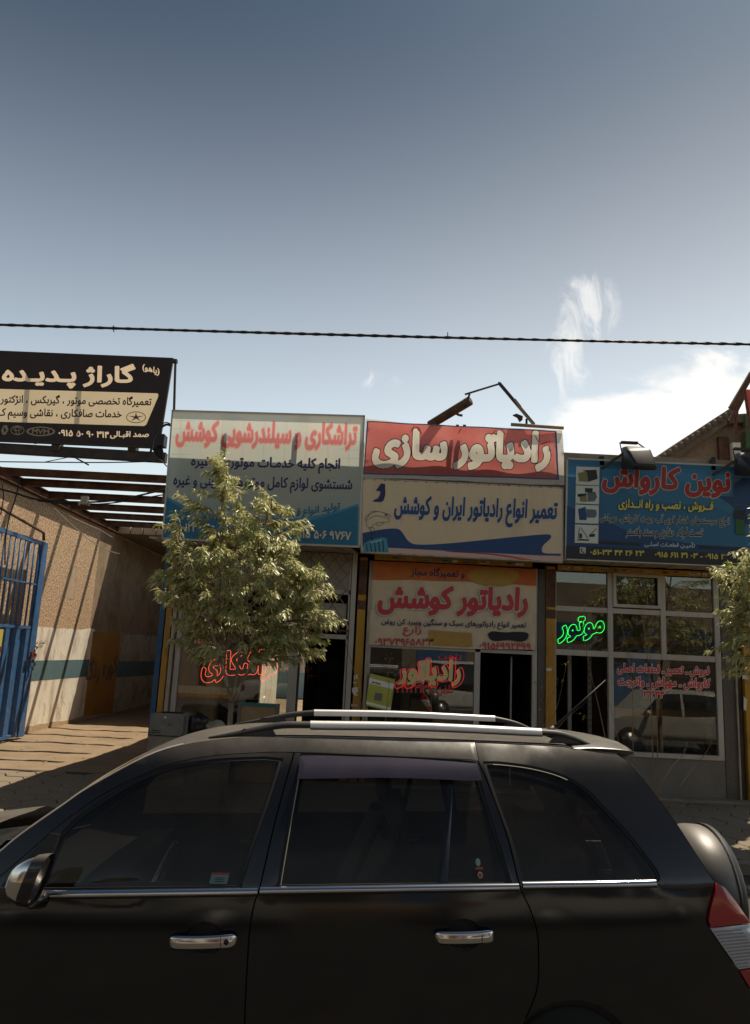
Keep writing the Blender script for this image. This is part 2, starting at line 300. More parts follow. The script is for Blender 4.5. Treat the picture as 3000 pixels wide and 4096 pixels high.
# ------------------------------------------------------------------ lettering: Arabic shaping + clean outlines
FORMS = {}
for s_, in [(x,) for x in 'اFE8D2 آFE812 أFE832 بFE8F4 پFB564 تFE954 ثFE994 جFE9D4 چFB7A4 حFEA14 خFEA54 دFEA92 ذFEAB2 رFEAD2 زFEAF2 ژFB8A2 سFEB14 شFEB54 صFEB94 ضFEBD4 طFEC14 ظFEC54 عFEC94 غFECD4 فFED14 قFED54 کFB8E4 گFB924 لFEDD4 مFEE14 نFEE54 هFEE94 وFEED2 یFBFC4'.split()]:
    FORMS[s_[0]] = (int(s_[1:5], 16), int(s_[5]))
DIG = '۰۱۲۳۴۵۶۷۸۹'
def shape(s):
    if not any(c in FORMS for c in s): return s
    s = s.replace('لا', '\u0001'); out = []
    jl = lambda c: (c in FORMS and FORMS[c][1] == 4) or c == 'ـ'
    jb = lambda c: c in FORMS or c in '\u0001ـ'
    for i, c in enumerate(s):
        p = s[i-1] if i else ' '; n = s[i+1] if i+1 < len(s) else ' '
        pj = jl(p) and jb(c); nj = jl(c) and jb(n)
        if c == '\u0001': out.append(chr(0xFEFC if pj else 0xFEFB)); continue
        if c not in FORMS: out.append(c); continue
        out.append(chr(FORMS[c][0]+(3 if pj and nj else 2 if nj else 1 if pj else 0)))
    out = out[::-1]; res = []; i = 0
    while i < len(out):
        if out[i] in DIG:
            j = i
            while j < len(out) and out[j] in DIG: j += 1
            res += out[i:j][::-1]; i = j
        else: res.append(out[i]); i += 1
    return ''.join(res).translate(str.maketrans('()', ')('))
RES = 40; Z0, Z1 = -.75, 1.35; PAD = .22
_tc = bpy.data.curves.new('tmp', 'FONT'); _to = bpy.data.objects.new('tmp', _tc); COL.objects.link(_to)
def splines(body):
    _tc.body = body; dg = bpy.context.evaluated_depsgraph_get(); dg.update()
    c = _to.evaluated_get(dg).to_curve(dg); out = []
    for s in c.splines:
        P = []
        if s.type == 'BEZIER':
            bp = s.bezier_points; n = len(bp)
            for i in range(n):
                a, b = bp[i], bp[(i+1) % n]; p0, p1, p2, p3 = [np.array(q[:2]) for q in (a.co, a.handle_right, b.handle_left, b.co)]
                for k in range(5):
                    t = k/5; P.append((1-t)**3*p0+3*(1-t)**2*t*p1+3*(1-t)*t*t*p2+t**3*p3)
        else: P = [np.array(q.co[:2]) for q in s.points]
        if len(P) > 2: out.append(np.array(P))
    _to.to_curve_clear(); return out
_g = {}
_l0 = None
def glyph(ch):
    global _l0
    if ch in _g: return _g[ch]
    if _l0 is None: _l0 = min(s[:, 0].min() for s in splines('l'))
    sp = splines(ch) if ch.strip() else []
    allp = splines(ch+'l'); adv = allp[-1][:, 0].min()-_l0
    if not sp: _g[ch] = (adv, None, 0); return _g[ch]
    mn = min(s[:, 0].min() for s in sp)-PAD; mxx = max(s[:, 0].max() for s in sp)+PAD
    i0 = math.floor(mn*RES); i1 = math.ceil(mxx*RES); j0 = int(Z0*RES); j1 = int(Z1*RES)
    X, Y = np.meshgrid(np.arange(i0, i1+1)/RES, np.arange(j0, j1+1)/RES); P = np.c_[X.ravel(), Y.ravel()]
    D = np.full(len(P), 9.); Wn = np.zeros(len(P))
    for s in sp:
        A = s; Bq = np.roll(s, -1, 0); d = Bq-A; L = (d**2).sum(1)+1e-12
        ap = P[:, None]-A[None]; t = np.clip((ap*d[None]).sum(2)/L, 0, 1); q = ap-t[..., None]*d[None]; D = np.minimum(D, np.sqrt((q**2).sum(2)).min(1))
        cr_ = d[None, :, 0]*ap[..., 1]-d[None, :, 1]*ap[..., 0]
        up = (A[None, :, 1] <= P[:, None, 1]) & (Bq[None, :, 1] > P[:, None, 1]) & (cr_ > 0); dn = (A[None, :, 1] > P[:, None, 1]) & (Bq[None, :, 1] <= P[:, None, 1]) & (cr_ < 0)
        Wn += up.sum(1)-dn.sum(1)
    S = np.where(Wn != 0, -D, D).reshape(X.shape); _g[ch] = (adv, S, i0); return _g[ch]
def field(s, raw=False, gap=0.):
    s = s if raw else shape(s); x = 0.; items = []
    for ch in s:
        adv, S, i0 = glyph(ch)
        if S is not None: items.append((int(round(x*RES))+i0, S))
        x += adv+gap
    lo = min(i for i, _ in items); hi = max(i+S.shape[1] for i, S in items)
    Fd = np.full((items[0][1].shape[0], hi-lo), PAD)
    for i, S in items: v = Fd[:, i-lo:i-lo+S.shape[1]]; np.minimum(v, S, out=v)
    return Fd
def contour(Fd, lev):
    G = Fd-lev; G[np.abs(G) < 1e-5] = 1e-5; G = np.pad(G, 1, constant_values=1.); h, w_ = G.shape; ins = G < 0
    a = ins[:-1, :-1]; b = ins[:-1, 1:]; c = ins[1:, 1:]; d = ins[1:, :-1]; code = a*1+b*2+c*4+d*8
    nxt = {}
    def pt(e):
        k, j, i = e
        if k == 0: t = G[j, i]/(G[j, i]-G[j, i+1]); return (i+t, j)
        t = G[j, i]/(G[j, i]-G[j+1, i]); return (i, j+t)
    T = {1: [(3, 0)], 2: [(0, 1)], 3: [(3, 1)], 4: [(1, 2)], 5: [(3, 0), (1, 2)], 6: [(0, 2)], 7: [(3, 2)], 8: [(2, 3)], 9: [(2, 0)], 10: [(0, 1), (2, 3)], 11: [(2, 1)], 12: [(1, 3)], 13: [(1, 0)], 14: [(0, 3)]}
    js, is_ = np.nonzero((code > 0) & (code < 15))
    for j, i in zip(js.tolist(), is_.tolist()):
        E = ((0, j, i), (1, j, i+1), (0, j+1, i), (1, j, i))
        for p, q in T[int(code[j, i])]: nxt[E[p]] = E[q]
    loops = []
    while nxt:
        st = next(iter(nxt)); cur = st; lp = []
        while cur in nxt: lp.append(pt(cur)); cur = nxt.pop(cur)
        if len(lp) > 5: loops.append(np.array(lp)/RES)
    return loops
def simp(lp, tol):
    def dp(P):
        if len(P) < 3: return [0, len(P)-1] if len(P) > 1 else [0]
        keep = {0, len(P)-1}; st = [(0, len(P)-1)]
        while st:
            a, b = st.pop()
            if b-a < 2: continue
            d = P[b]-P[a]; L = math.hypot(*d)+1e-9; q = P[a+1:b]-P[a]; e = np.abs(q[:, 0]*d[1]-q[:, 1]*d[0])/L; k = int(e.argmax())
            if e[k] > tol: k += a+1; keep.add(k); st += [(a, k), (k, b)]
        return sorted(keep)
    n = len(lp)//2; A = lp[:n+1]; Bq = np.vstack([lp[n:], lp[:1]])
    r = [A[i] for i in dp(A)][:-1]+[Bq[i] for i in dp(Bq)][:-1]
    return np.array(r)
def letters(s, p0, p1, h, bold=.03, extra=None, tol=.006, raw=False, gap=0., pl=None):
    """p0,p1: left and right middle of the writing in the photograph, h: its height there; pl maps a photo point to the sign's plane.
    returns list of loop sets in plane photo coordinates for each level"""
    Fd = field(s, raw, gap); base = contour(Fd.copy(), bold)
    a = np.concatenate(base); mn = a.min(0); mxx = a.max(0)
    p0 = np.array(p0, float); p1 = np.array(p1, float); d = p1-p0; up = np.array([.07, -1.]) 
    def mp(l): q = (l-mn)/(mxx-mn); return p0+q[:, :1]*d+(q[:, 1:]-.5)*h*up
    res = [[mp(simp(l, tol)) for l in base]]
    if extra: res.append([mp(simp(l, tol)) for l in contour(Fd.copy(), bold+extra)])
    return res
def art(name, parent, loops, m, pl, layer=1, grid=0, dz=None):
    loops = [l for l in loops]
    """flat print: photo loops put on the plane pl, a hair in front of it"""
    V, Fs = fill([[tuple(p) for p in l] for l in loops], grid); b = B()
    b.add([pl(x, y)+np.array([0, -.003*layer, 0]) for x, y in V], Fs); return b.build(name, m, parent)
def word(parent, s, p0, p1, h, m, pl, layer=2, bold=.03, outline=None, ow=.05, name='lettering', **k):
    r = letters(s, p0, p1, h, bold, ow if outline else None, **k)
    if outline: art(name+'_outline', parent, r[1], outline, pl, layer)
    return art(name, parent, r[0], m, pl, layer+1 if outline else layer)
def neon(parent, s, p0, p1, h, m, pl, bold=.05, r=.008, off=.03, name='neon_tube', **k):
    rs = letters(s, p0, p1, h, bold, **k)[0]; b = B()
    for lp in rs: b.tube([pl(x, y)+np.array([0, -off, 0]) for x, y in lp], r, 5, closed=True)
    return b.build(name, m, parent)
# ================================================================== GROUND
def struct(o): o['kind'] = 'structure'; return o
b = B(); xs = np.linspace(-60, 60, 13); ys = np.linspace(-60, 8.2, 8)
b.grid([[(x, y, 0) for y in ys] for x in xs], smooth=False); struct(b.build('road', 'asphalt', loc=(0, 0, 0)))
b = B().box(-60, 60, 8.2, 8.36, -.1, .104); struct(b.build('kerb', 'concrete', loc=(0, 8.2, 0)))
def gz(y): return .07 if y < 11.9 else max(0, .07*(1-(y-11.9)/2.2))
b = B(); ys = list(np.linspace(8.3, 11.9, 5))+list(np.arange(12.0, 21, .09))+list(np.linspace(21.5, 60, 20)); xs = list(np.linspace(-60, -7.4, 10))+list(np.arange(-7.3, -3, .09))+list(np.linspace(-2.9, 60, 14))
def wav(x, y): return .0055*(math.sin(3.1*x+1.7*y)+math.sin(6.3*x-3.1*y+1)+.5*math.sin(11.7*x+9.1*y+2)+.25*math.sin(22*x-17*y))*(1 if 12 < y < 21.3 and -7.4 < x < -2.9 else 0)
b.grid([[(x, y, gz(y)+wav(x, y)) for y in ys] for x in xs], smooth=True); yard = struct(b.build('yard_ground', 'yard', loc=(0, 8.3, 0)))
# pavement of hexagonal slabs
pv = struct(B().box(-30, 30, 8.36, 11.9, .0, .074).build('pavement', 'joint', loc=(0, 8.36, 0)))
hr = .235; hexes = []
meshes = []
for k in range(6):
    pts = [(hr*1.0*math.cos(math.pi/3*i)*random.uniform(.97, 1.01)*.985, hr*math.sin(math.pi/3*i)*random.uniform(.97, 1.01)*.975) for i in range(6)]
    q = B(); n = 6; top = [(x*.965, y*.965, .022) for x, y in pts]; mid = [(x, y, .016) for x, y in pts]; bot = [(x, y, 0) for x, y in pts]
    q.add(top+mid+bot, [tuple(range(6))]+[(i, n+i, n+(i+1) % n, (i+1) % n) for i in range(n)]+[(n+i, 2*n+i, 2*n+(i+1) % n, n+(i+1) % n) for i in range(n)])
    me = bpy.data.meshes.new('paving_slab'); me.from_pydata(q.v, [], q.f); me.materials.append(M['sidewalk']); meshes.append((me, q))
cells = []
for i in range(-86, 87):
    for j in range(10):
        x = i*hr*1.5; y = 8.36+hr*.87+j*hr*1.732+(hr*.866 if i % 2 else 0)
        if y < 11.75 and abs(x) < 29: cells.append((x, y))
vis = [c for c in cells if (-7.4 < c[0] < -3.2 and c[1] > 9.0) or (2.9 < c[0] < 6.6)]
vis = sorted(vis, key=lambda c: -c[1])[:290]; vs_ = set(vis); rest = B()
for c in cells:
    me, q = random.choice(meshes); dz = random.uniform(-.006, .004)
    if c in vs_:
        o = bpy.data.objects.new('paving_slab', me); COL.objects.link(o); o.parent = pv; o.location = (c[0], c[1]-8.36, .072+dz); o.rotation_euler = (random.uniform(-.012, .012), random.uniform(-.012, .012), random.choice([0, 1, 2, 3])*math.pi/3)
    else: rest.add([(x+c[0], y+c[1], z+.072+dz) for x, y, z in q.v], q.f)
ro = rest.build('paving_slabs', 'sidewalk', pv); ro['kind'] = 'stuff'

# ================================================================== LEFT GARAGE PASSAGE
XW = -7.25
lw = thing('garage_wall', (XW, 16, 0), 'long sunlit passage wall of brown pebbledash above whitewash with a teal stripe', 'wall')
B().box(XW-.35, XW-.012, 8.5, 27.5, -.05, 5.0).build('wall_core', 'plaster', lw)
def edgepoly(y0, y1, z0, z1f, n=60, seed=1, amp=.03):
    r = np.random.default_rng(seed); top = []; v = 0
    for i in range(n+1): v = .8*v+r.normal()*amp; top.append((y0+(y1-y0)*i/n, z1f+v))
    return [(y0, z0), (y1, z0)]+top[::-1]
def wallart(name, poly, x, m, par):
    V, Fs = fill([poly]); q = B(); q.add([(x, a, c) for a, c in V], Fs); n = len(poly); k = len(q.v)
    q.add([(x, *p) for p in poly]+[(XW-.012, *p) for p in poly], [(i, (i+1) % n, n+(i+1) % n, n+i) for i in range(n)]); return q.build(name, m, par)
wallart('pebbledash_render', edgepoly(8.5, 19.75, 2.2, 4.93, seed=3, amp=.01), XW, 'pebbledash', lw)
mat('shaded_smooth_plaster', (.26, .185, .12), (.34, .25, .165), .95, scale=3, bump=.6, bscale=30, dirt=(.14, .095, .06), dscale=.8, damt=.8)  # smooth stained plaster, its colour darkened further to carry the passage shade
wallart('plaster_strip', edgepoly(19.75, 27.5, 2.2, 4.95, seed=3, amp=.01), XW-.004, 'shaded_smooth_plaster', lw)
wallart('plaster_patch', [(17.9, 3.0), (18.5, 2.98), (18.6, 3.4), (18.45, 3.75), (18.1, 3.72), (17.9, 3.4)], XW+.003, 'plaster', lw)
mat('shaded_whitewash', (.38, .34, .28), (.5, .45, .37), .9, scale=3, bump=.5, bscale=18, dirt=(.2, .15, .1), dscale=1.2, damt=.9)  # darker copy of whitewash: stains plus the roofed end's shade put into the colour
wallart('whitewash', edgepoly(8.5, 20.1, 0, 2.29, seed=5, amp=.012), XW+.006, 'whitewash', lw); wallart('whitewash', edgepoly(20.1, 27.5, 0, 2.25, seed=6, amp=.012), XW+.005, 'shaded_whitewash', lw)
wallart('teal_stripe', [(8.5, 1.12), (19.98, 1.10), (19.98, 1.53), (8.5, 1.56)], XW+.010, 'teal_paint', lw)
wallart('teal_stripe', [(22.25, 1.0), (27.5, .93), (27.5, 1.4), (22.25, 1.46)], XW+.010, 'teal_paint', lw)
wallart('ochre_panel', [(20.0, .1), (22.23, .0), (22.23, 2.3), (20.0, 2.25)], XW+.014, 'ochre_paint', lw)
mat('crack', (.14, .10, .07), rough=1); rc = np.random.default_rng(8)
for i in range(16):
    y = rc.uniform(12, 24); z = rc.uniform(.3, 2.2); P = [(y, z)]
    for k in range(rc.integers(4, 9)): y += rc.normal(.0, .05)+.02; z -= rc.uniform(.02, .09); P.append((y, max(.15, z)))
    wdt = rc.uniform(.004, .009); B().add([(XW+.016, a, c) for a, c in P]+[(XW+.016, a+wdt, c+wdt*.5) for a, c in P], [(j, j+1, len(P)+j+1, len(P)+j) for j in range(len(P)-1)]).build('crack', 'crack', lw)
wallart('wall_foot', edgepoly(8.5, 27.5, -.02, .13, seed=9, amp=.015), XW+.012, 'plaster', lw)
plw = lambda x, y: atX(x, y, XW+.03)
mat('graffiti', (.03, .025, .03), rough=.9); mat('graffiti_blue', (.13, .12, .09), rough=.9)
def wword(s, p0, p1, h, m, bold=.02):
    r = letters(s, p0, p1, h, bold); V, Fs = fill([[tuple(p) for p in l] for l in r[0]]); B().add([plw(x, y) for x, y in V], Fs).build('lettering', m, lw)
wword('امداد خودرو', (124, 2572), (181, 2570), 22, 'graffiti')
wword('کوره رنگ', (345, 2690), (470, 2660), 110, 'graffiti_blue', .018)
bw = thing('back_wall', (-5.4, 27.5, 0), 'dark back wall closing the roofed end of the garage passage', 'wall')
B().box(-7.6, -3.4, 27.5, 27.8, 0, 5).build('wall_core', 'plaster', bw)
q = B(); rg = np.random.default_rng(3)
for i in range(150):
    x = rg.uniform(-7, -3.4); y = rg.uniform(9, 20); z = gz(y)+.004+(.022 if y < 11.9 else 0); a_ = rg.uniform(0, 3); r1 = rg.uniform(.01, .035); q.add([(x+r1*math.cos(a_+k*1.57)*rg.uniform(.6, 1.2), y+r1*math.sin(a_+k*1.57)*rg.uniform(.6, 1.2), z+(.012 if k % 2 else .0)) for k in range(4)]+[(x, y, z+r1*.6)], [(0, 1, 4), (1, 2, 4), (2, 3, 4), (3, 0, 4)])
tag(q.build('litter', 'brown_box', loc=(-5, 14, 0)), 'small stones and scraps scattered over the passage ground', 'litter', kind='stuff')
# steel along the wall top
tag(B().box(XW-.1, XW+.12, 8.5, 21, 5.0, 5.02).box(XW-.02, XW+.02, 8.5, 21, 5.02, 5.17).box(XW-.1, XW+.12, 8.5, 21, 5.17, 5.19).build('wall_plate_beam', 'rust', loc=(XW, 15, 5)), 'rusty steel beam lying lengthwise on top of the garage wall', 'beam')
q = B()
for i in range(60):
    y = 8.6+i*.2+random.uniform(-.05, .05); s_ = random.uniform(.06, .16); q.box(XW-.34+random.uniform(0, .1), XW-.12+random.uniform(-.05, .04), y, y+s_*1.4, 5.0, 5.16+s_*random.uniform(.3, 1.4))
tag(q.build('rubble', 'concrete', loc=(XW, 15, 5)), 'loose rubble and broken brick along the garage wall top', 'rubble', kind='stuff')
names = ['first rusty beam behind the black garage sign, hung with thin cables', 'second rusty beam from the front over the garage passage', 'third rusty beam across the garage passage, above a grey junction box', 'rusty beam fourth from the front, ending in the broken brick of the wall', 'fifth rusty beam from the front, cables sagging past its middle', 'rearmost rusty beam of the passage, just in front of the concrete slab edge']
for k, y in enumerate((14.88, 16.14, 17.4, 18.62, 19.82)):
    q = B(); a = (XW+.1 if k else -9.5, y, 0); c = (-3.3, y+.06, 0); f = lambda x: a[1]+(c[1]-a[1])*(x-a[0])/(c[0]-a[0])
    n = 10; 
    for z0, z1, dy in ((5.045, 5.06, .06), (5.045, 5.19, .005), (5.175, 5.19, .06)):
        q.bar((a[0], a[1], (z0+z1)/2), (c[0], c[1], (z0+z1)/2), 2*dy, z1-z0)
    tag(q.build('roof_beam', 'rust', loc=(-5.4, y, 5)), names[k+1], 'beam', 'rusty steel beams over the garage passage')
q = B(); q.bar((-9.5, 13.55, 5.03), (-3.3, 13.6, 5.03), .08, .14); tag(q.build('roof_beam', 'rust', loc=(-5.4, 13.6, 5)), names[0], 'beam', 'rusty steel beams over the garage passage')
q = B(); q.tube([atY(0, 1872, 14.3), atY(300, 1892, 14.3), atY(668, 1918, 14.3)], .025, 8); q.tube([atY(570, 1913, 14.3), atY(578, 1913, 14.3)], .045, 8)
tag(q.build('pipe', 'rust_pipe', loc=(-5.4, 14.3, 5.2)), 'thin reddish pipe running between two rusty passage beams', 'pipe')
sb = B(); L_ = atY(-60, 1790, 12.9); Rr_ = atY(665, 1832, 12.9); sb.bar(L_, Rr_, .15, .165)
sbo = tag(sb.build('sign_beam', 'dark_steel', loc=L_), 'long dark box beam carrying the black garage sign', 'beam')
for px_ in (228, 533): 
    q = B(); p = atY(px_, 1786, 12.85); q.box(p[0]-.07, p[0]+.07, 12.78, 12.95, p[2]-.09, p[2]+.09); q.build('bracket', 'dark_steel', sbo)
sl_ = thing('passage_roof', (-5.3, 24, 5), 'concrete slab roofing the far end of the garage passage', 'roof')
B().box(XW-.3, -3.3, 21, 27.8, 5.02, 5.2).build('slab', 'concrete', sl_)
q = B()
for i in range(11):
    x = -7.2+i*.36; q = B().box(x, x+.33+random.uniform(-.02, .01), 20.93+random.uniform(-.02, .02), 21, 5.02, 5.2+random.uniform(.0, .05)); q.build('edge_block', 'plaster', sl_)
q = B()
for i in range(26):
    x = random.uniform(-7, -3.6); s_ = random.uniform(.03, .1); q.box(x, x+s_*2, 21.1, 21.3, 5.2, 5.2+s_)
q.build('rubble', 'concrete', sl_)['kind'] = 'stuff'
tag(B().box(-4.75, -4.5, 21.2, 21.5, 5.2, 5.85).build('chimney_stub', 'rust', loc=(-4.6, 21.3, 5.2)), 'short dark box standing on the passage slab behind the rear beams', 'chimney')
# cables about the passage
def cablepts(pts, Y, n=6): return [atY(x, y, Y) for x, y in spl(pts, n)]
def cable(pts, Y, r, label, m='cable', grp='loose cables over the garage passage'):
    o = B().tube(cablepts(pts, Y), r, 5).build('cable', m, loc=atY(*pts[0], Y)); tag(o, label, 'cable', grp); return o
cable([(0, 1847), (180, 1849), (420, 1850), (600, 1846), (640, 1840), (668, 1866)], 12.7, .011, 'black cable strung level just under the dark sign beam, with a connector')
cable([(180, 1848), (310, 1822)], 12.75, .008, 'short cable rising to the sign beam over the first rusty beam')
cable([(288, 1824), (355, 1860)], 12.75, .014, 'thick short cable dropping from the sign beam to the first rusty beam')
cable([(0, 1956), (60, 1972), (150, 1998), (300, 2008), (420, 2006), (520, 1990), (660, 1958)], 12.5, .017, 'thickest black cable sagging from the left across the beams to the blue and cream sign')
cable([(150, 2003), (290, 2018), (430, 2014), (540, 1998), (660, 1978)], 12.5, .012, 'cable hanging just below the thickest sagging cable')
cable([(0, 1935), (50, 1950), (160, 1998)], 12.6, .009, 'pale wire along the wall top at the left edge', 'old_white_pipe')
cable([(78, 1900), (74, 1940), (60, 2000), (36, 2075), (22, 2160), (20, 2260)], 12.5, .012, 'black cable dropping down past the top of the blue gate')
cable([(8, 1935), (14, 1990), (2, 2060)], 12.5, .01, 'short loop of cable hanging at the left edge above the gate')
cable([(193, 2010), (300, 2110), (380, 2175), (450, 2208), (480, 2215)], 13.4, .008, 'thin pale wire running diagonally down to the sunlit plaster strip', 'old_white_pipe')
cable([(215, 2030), (300, 2075), (345, 2096), (400, 2120), (450, 2150)], 14, .009, 'wire following the wall top under the beams', 'old_white_pipe')
o = B().box(-4.95, -4.83, 12.42, 12.5, 4.62, 4.76).box(-4.99, -4.95, 12.44, 12.48, 4.6, 4.66).box(-4.83, -4.79, 12.44, 12.48, 4.6, 4.66).build('junction_box', 'old_white_pipe', loc=(-4.9, 12.45, 4.6), bevel=.01)
p = atY(333, 2022, 12.45); o.location = p; tag(o, 'small grey junction box strung on the sagging cables over the passage', 'junction box')
q = B(); q.tube(cablepts([(602, 1812), (618, 1740), (660, 1700), (690, 1705)], 12.2), .02, 6); q.tube(cablepts([(640, 1700), (665, 1690), (690, 1700)], 12.2), .01, 5)
for i in range(9): q.tube(cablepts([(610+i*3, 1800+i*4), (640-i*2, 1780+i*5), (650, 1812+i*3), (615+i*4, 1808)], 12.2), .012, 5)
q.box(*(lambda p: (p[0]-.05, p[0]+.06, 12.1, 12.3, p[2]-.1, p[2]+.1))(atY(648, 1765, 12.2)))
tag(q.build('cable_bundle', 'cable', loc=atY(640, 1790, 12.2)), 'tangled bundle of black cables and a box between the black sign and the cream sign', 'cables')
# blue gate, opened against the wall
XG = -7.0
gt = thing('blue_gate', (XG, 14, 0), 'open blue steel gate leaf with bars above and corrugated sheet below', 'gate')
B().box(XG-.05, XG+.05, 15.72, 15.98, .04, 4.03).build('end_post', 'gate_blue', gt, bevel=.008)
B().box(XG-.03, XG+.03, 10.5, 15.72, 3.95, 4.03).build('top_rail', 'gate_blue', gt)
for z, h_ in ((3.1, .035), (2.2, .06), (.06, .06)): B().box(XG-.025, XG+.025, 10.5, 15.72, z, z+h_).build('cross_rail', 'gate_blue', gt)
y = 15.68
while y > 11: B().tube([(XG, y, 2.24), (XG, y, 3.96)], .019, 6).build('bar', 'gate_blue', gt); y -= .215
y = 15.7
while y > 11:
    B().add([(XG+.02, y, .1), (XG+.02, y-.16, .1), (XG-.05, y-.2, .1), (XG-.05, y-.4, .1), (XG+.02, y-.44, .1)]+[(XG+.02, y, 2.2), (XG+.02, y-.16, 2.2), (XG-.05, y-.2, 2.2), (XG-.05, y-.4, 2.2), (XG+.02, y-.44, 2.2)], [(i, i+1, i+6, i+5) for i in range(4)]).build('sheet_fold', 'gate_blue', gt); y -= .44
B().tube([(XG+.08, 10.5, 4.62), (XG+.08, 15.6, 4.2), (XG+.06, 15.7, 4.05)], .03, 8).build('brace_pipe', 'rust_pipe', gt)
q = B()
for k in range(14): t = k/13; q.tube([(XG+.1+.02*math.sin(k*2), 15.85+.05*math.sin(k*1.3), 1.85-t*.45), (XG+.12, 15.88+.05*math.cos(k*1.3), 1.83-t*.45)], .016, 5)
q.build('chain', 'dark_steel', gt)
B().box(XG+.08, XG+.12, 15.7, 15.82, 1.62, 1.74).build('padlock', 'sticker_red', gt)
gs = thing('gate_notice', atY(4, 2580, 13.4), 'small yellow notice with red marks wired to the blue gate', 'notice')
mat('notice_yellow', (.55, .5, .1), rough=.6)
p = atX(2, 2575, XG+.08); B().box(XG+.06, XG+.08, p[1]-.5, p[1]+.05, p[2]-.25, p[2]+.27).build('board', 'notice_yellow', gs); B().box(XG+.081, XG+.085, p[1]-.3, p[1]+.06, p[2]-.15, p[2]-.05).build('mark', 'sticker_red', gs)

# ================================================================== SHOP ROW
sh = thing('shop_row', (1.3, 12, .1), 'low terrace of three repair shops with yellow posts between them', 'building')
B().box(-3.33, -3.2, 17.2, 27.4, 0, 4.2).build('yard_wall', 'whitewash', sh)
B().box(-3.33, -3.2, 12.12, 17.2, 0, 4.35).build('side_wall', 'plaster', sh)
B().box(-3.33, 6.4, 11.5, 17.2, 4.2, 4.35).build('roof', 'roofing', sh)
B().box(-3.12, 6.3, 11.36, 11.9, 3.75, 5.28).build('parapet', 'concrete', sh)
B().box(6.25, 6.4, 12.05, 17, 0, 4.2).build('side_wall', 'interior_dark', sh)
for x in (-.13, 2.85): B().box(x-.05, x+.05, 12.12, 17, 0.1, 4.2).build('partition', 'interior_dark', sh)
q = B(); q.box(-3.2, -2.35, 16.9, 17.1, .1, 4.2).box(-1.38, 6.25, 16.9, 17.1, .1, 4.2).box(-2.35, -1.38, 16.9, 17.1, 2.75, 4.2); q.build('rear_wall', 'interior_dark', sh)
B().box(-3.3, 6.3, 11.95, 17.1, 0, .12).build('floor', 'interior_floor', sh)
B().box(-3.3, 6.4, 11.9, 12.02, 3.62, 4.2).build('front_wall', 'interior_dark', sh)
for x0, x1, rg in ((-3.3, -.25, 20), (2.92, 6.0, 21)):
    n = rg; wd = (x1-x0)/n
    for i in range(n): B().add([(x0+i*wd+.006+dx, y, z) for y, dx in ((11.26, -.1), (11.93, .0)) for z in (3.6+(i % 3)*.003, 3.625) for dx2 in (0,)]+[(x0+(i+1)*wd-.006+dx, y, z) for y, dx in ((11.26, -.1), (11.93, .0)) for z in (3.6+(i % 3)*.003, 3.625)], [(0, 1, 3, 2), (4, 6, 7, 5), (0, 2, 6, 4), (1, 5, 7, 3), (0, 4, 5, 1), (2, 3, 7, 6)]).build('soffit_board', 'old_white_pipe', sh)
posts = [(-3.31, -3.23, 0.06, 3.6, 'blue_post', 11.93), (-3.215, -3.12, .06, 3.6, 'yellow_post', 11.94), (-.205, -.075, .06, 3.55, 'yellow_post', 11.94), (2.785, 2.93, .06, 3.55, 'yellow_post', 11.94), (5.87, 6.06, .06, 4.4, 'yellow_post', 11.9), (6.2, 6.3, .06, 4.4, 'yellow_post', 11.86)]
for x0, x1, z0, z1, m, y in posts:
    p = B().box(x0, x1, y, y+.16, z0, z1).build('post', m, sh, bevel=.008)
    if m == 'yellow_post': B().box(x0-.004, x1+.004, y-.006, y, 2.72 if x0 < 5 else 2.4, 2.86 if x0 < 5 else 2.5).build('joint_plate', 'rust', p)
q = B().box(-.205, -.075, 11.925, 11.93, 2.95, 3.5).build('bare_patch', 'rust', sh); q = B().box(2.785, 2.93, 11.925, 11.93, 2.9, 3.5).build('bare_patch', 'rust', sh)
# lintels with peeling stickers
STK = ['sticker_white', 'sticker_tan', 'sticker_white', 'sticker_teal', 'sticker_tan', 'brown_box', 'sticker_white']
for x0, x1, z0, z1 in ((.03, 2.55, 3.515, 3.6), (2.96, 5.64, 3.49, 3.575)):
    ln = B().box(x0, x1, 11.9, 11.96, z0, z1).build('lintel', 'yellow_post', sh); x = x0+.08
    while x < x1-.15:
        wd = random.uniform(.07, .17); hh = random.uniform(.035, .055); zc = (z0+z1)/2+random.uniform(-.01, .01)
        s_ = B().box(x, x+wd, 11.896, 11.9, zc-hh/2, zc+hh/2).build('sticker', random.choice(STK), ln)
        for k in range(random.choice([0, 1, 2])): B().box(x+.012, x+wd*random.uniform(.6, .9), 11.893, 11.896, zc-hh*.25+k*.018, zc-hh*.25+k*.018+.009).build('print_line', 'graffiti', ln)
        x += wd+random.uniform(.02, .14)
for pts_, m in (([(1415, 2702), (1430, 2696), (1432, 2715), (1416, 2718)], 'sticker_white'), ([(1413, 2727), (1429, 2728), (1427, 2734), (1413, 2733)], 'sticker_white'), ([(1409, 2751), (1434, 2748), (1436, 2762), (1424, 2775), (1434, 2780), (1420, 2784), (1408, 2768)], 'sticker_white'), ([(1404, 2815), (1432, 2817), (1430, 2828), (1404, 2826)], 'sticker_tan'), ([(2186, 2672), (2206, 2672), (2206, 2684), (2186, 2684)], 'sticker_white'), ([(2970, 2700), (2990, 2702), (2990, 2718), (2970, 2716)], 'sticker_white'), ([(2975, 2785), (2990, 2800), (2984, 2845), (2975, 2838)], 'sticker_white')):
    V, Fs = fill([pts_]); B().add([atY(x, y, 11.93 if pts_[0][0] < 2900 else 11.89) for x, y in V], Fs).build('torn_sticker', m, sh)
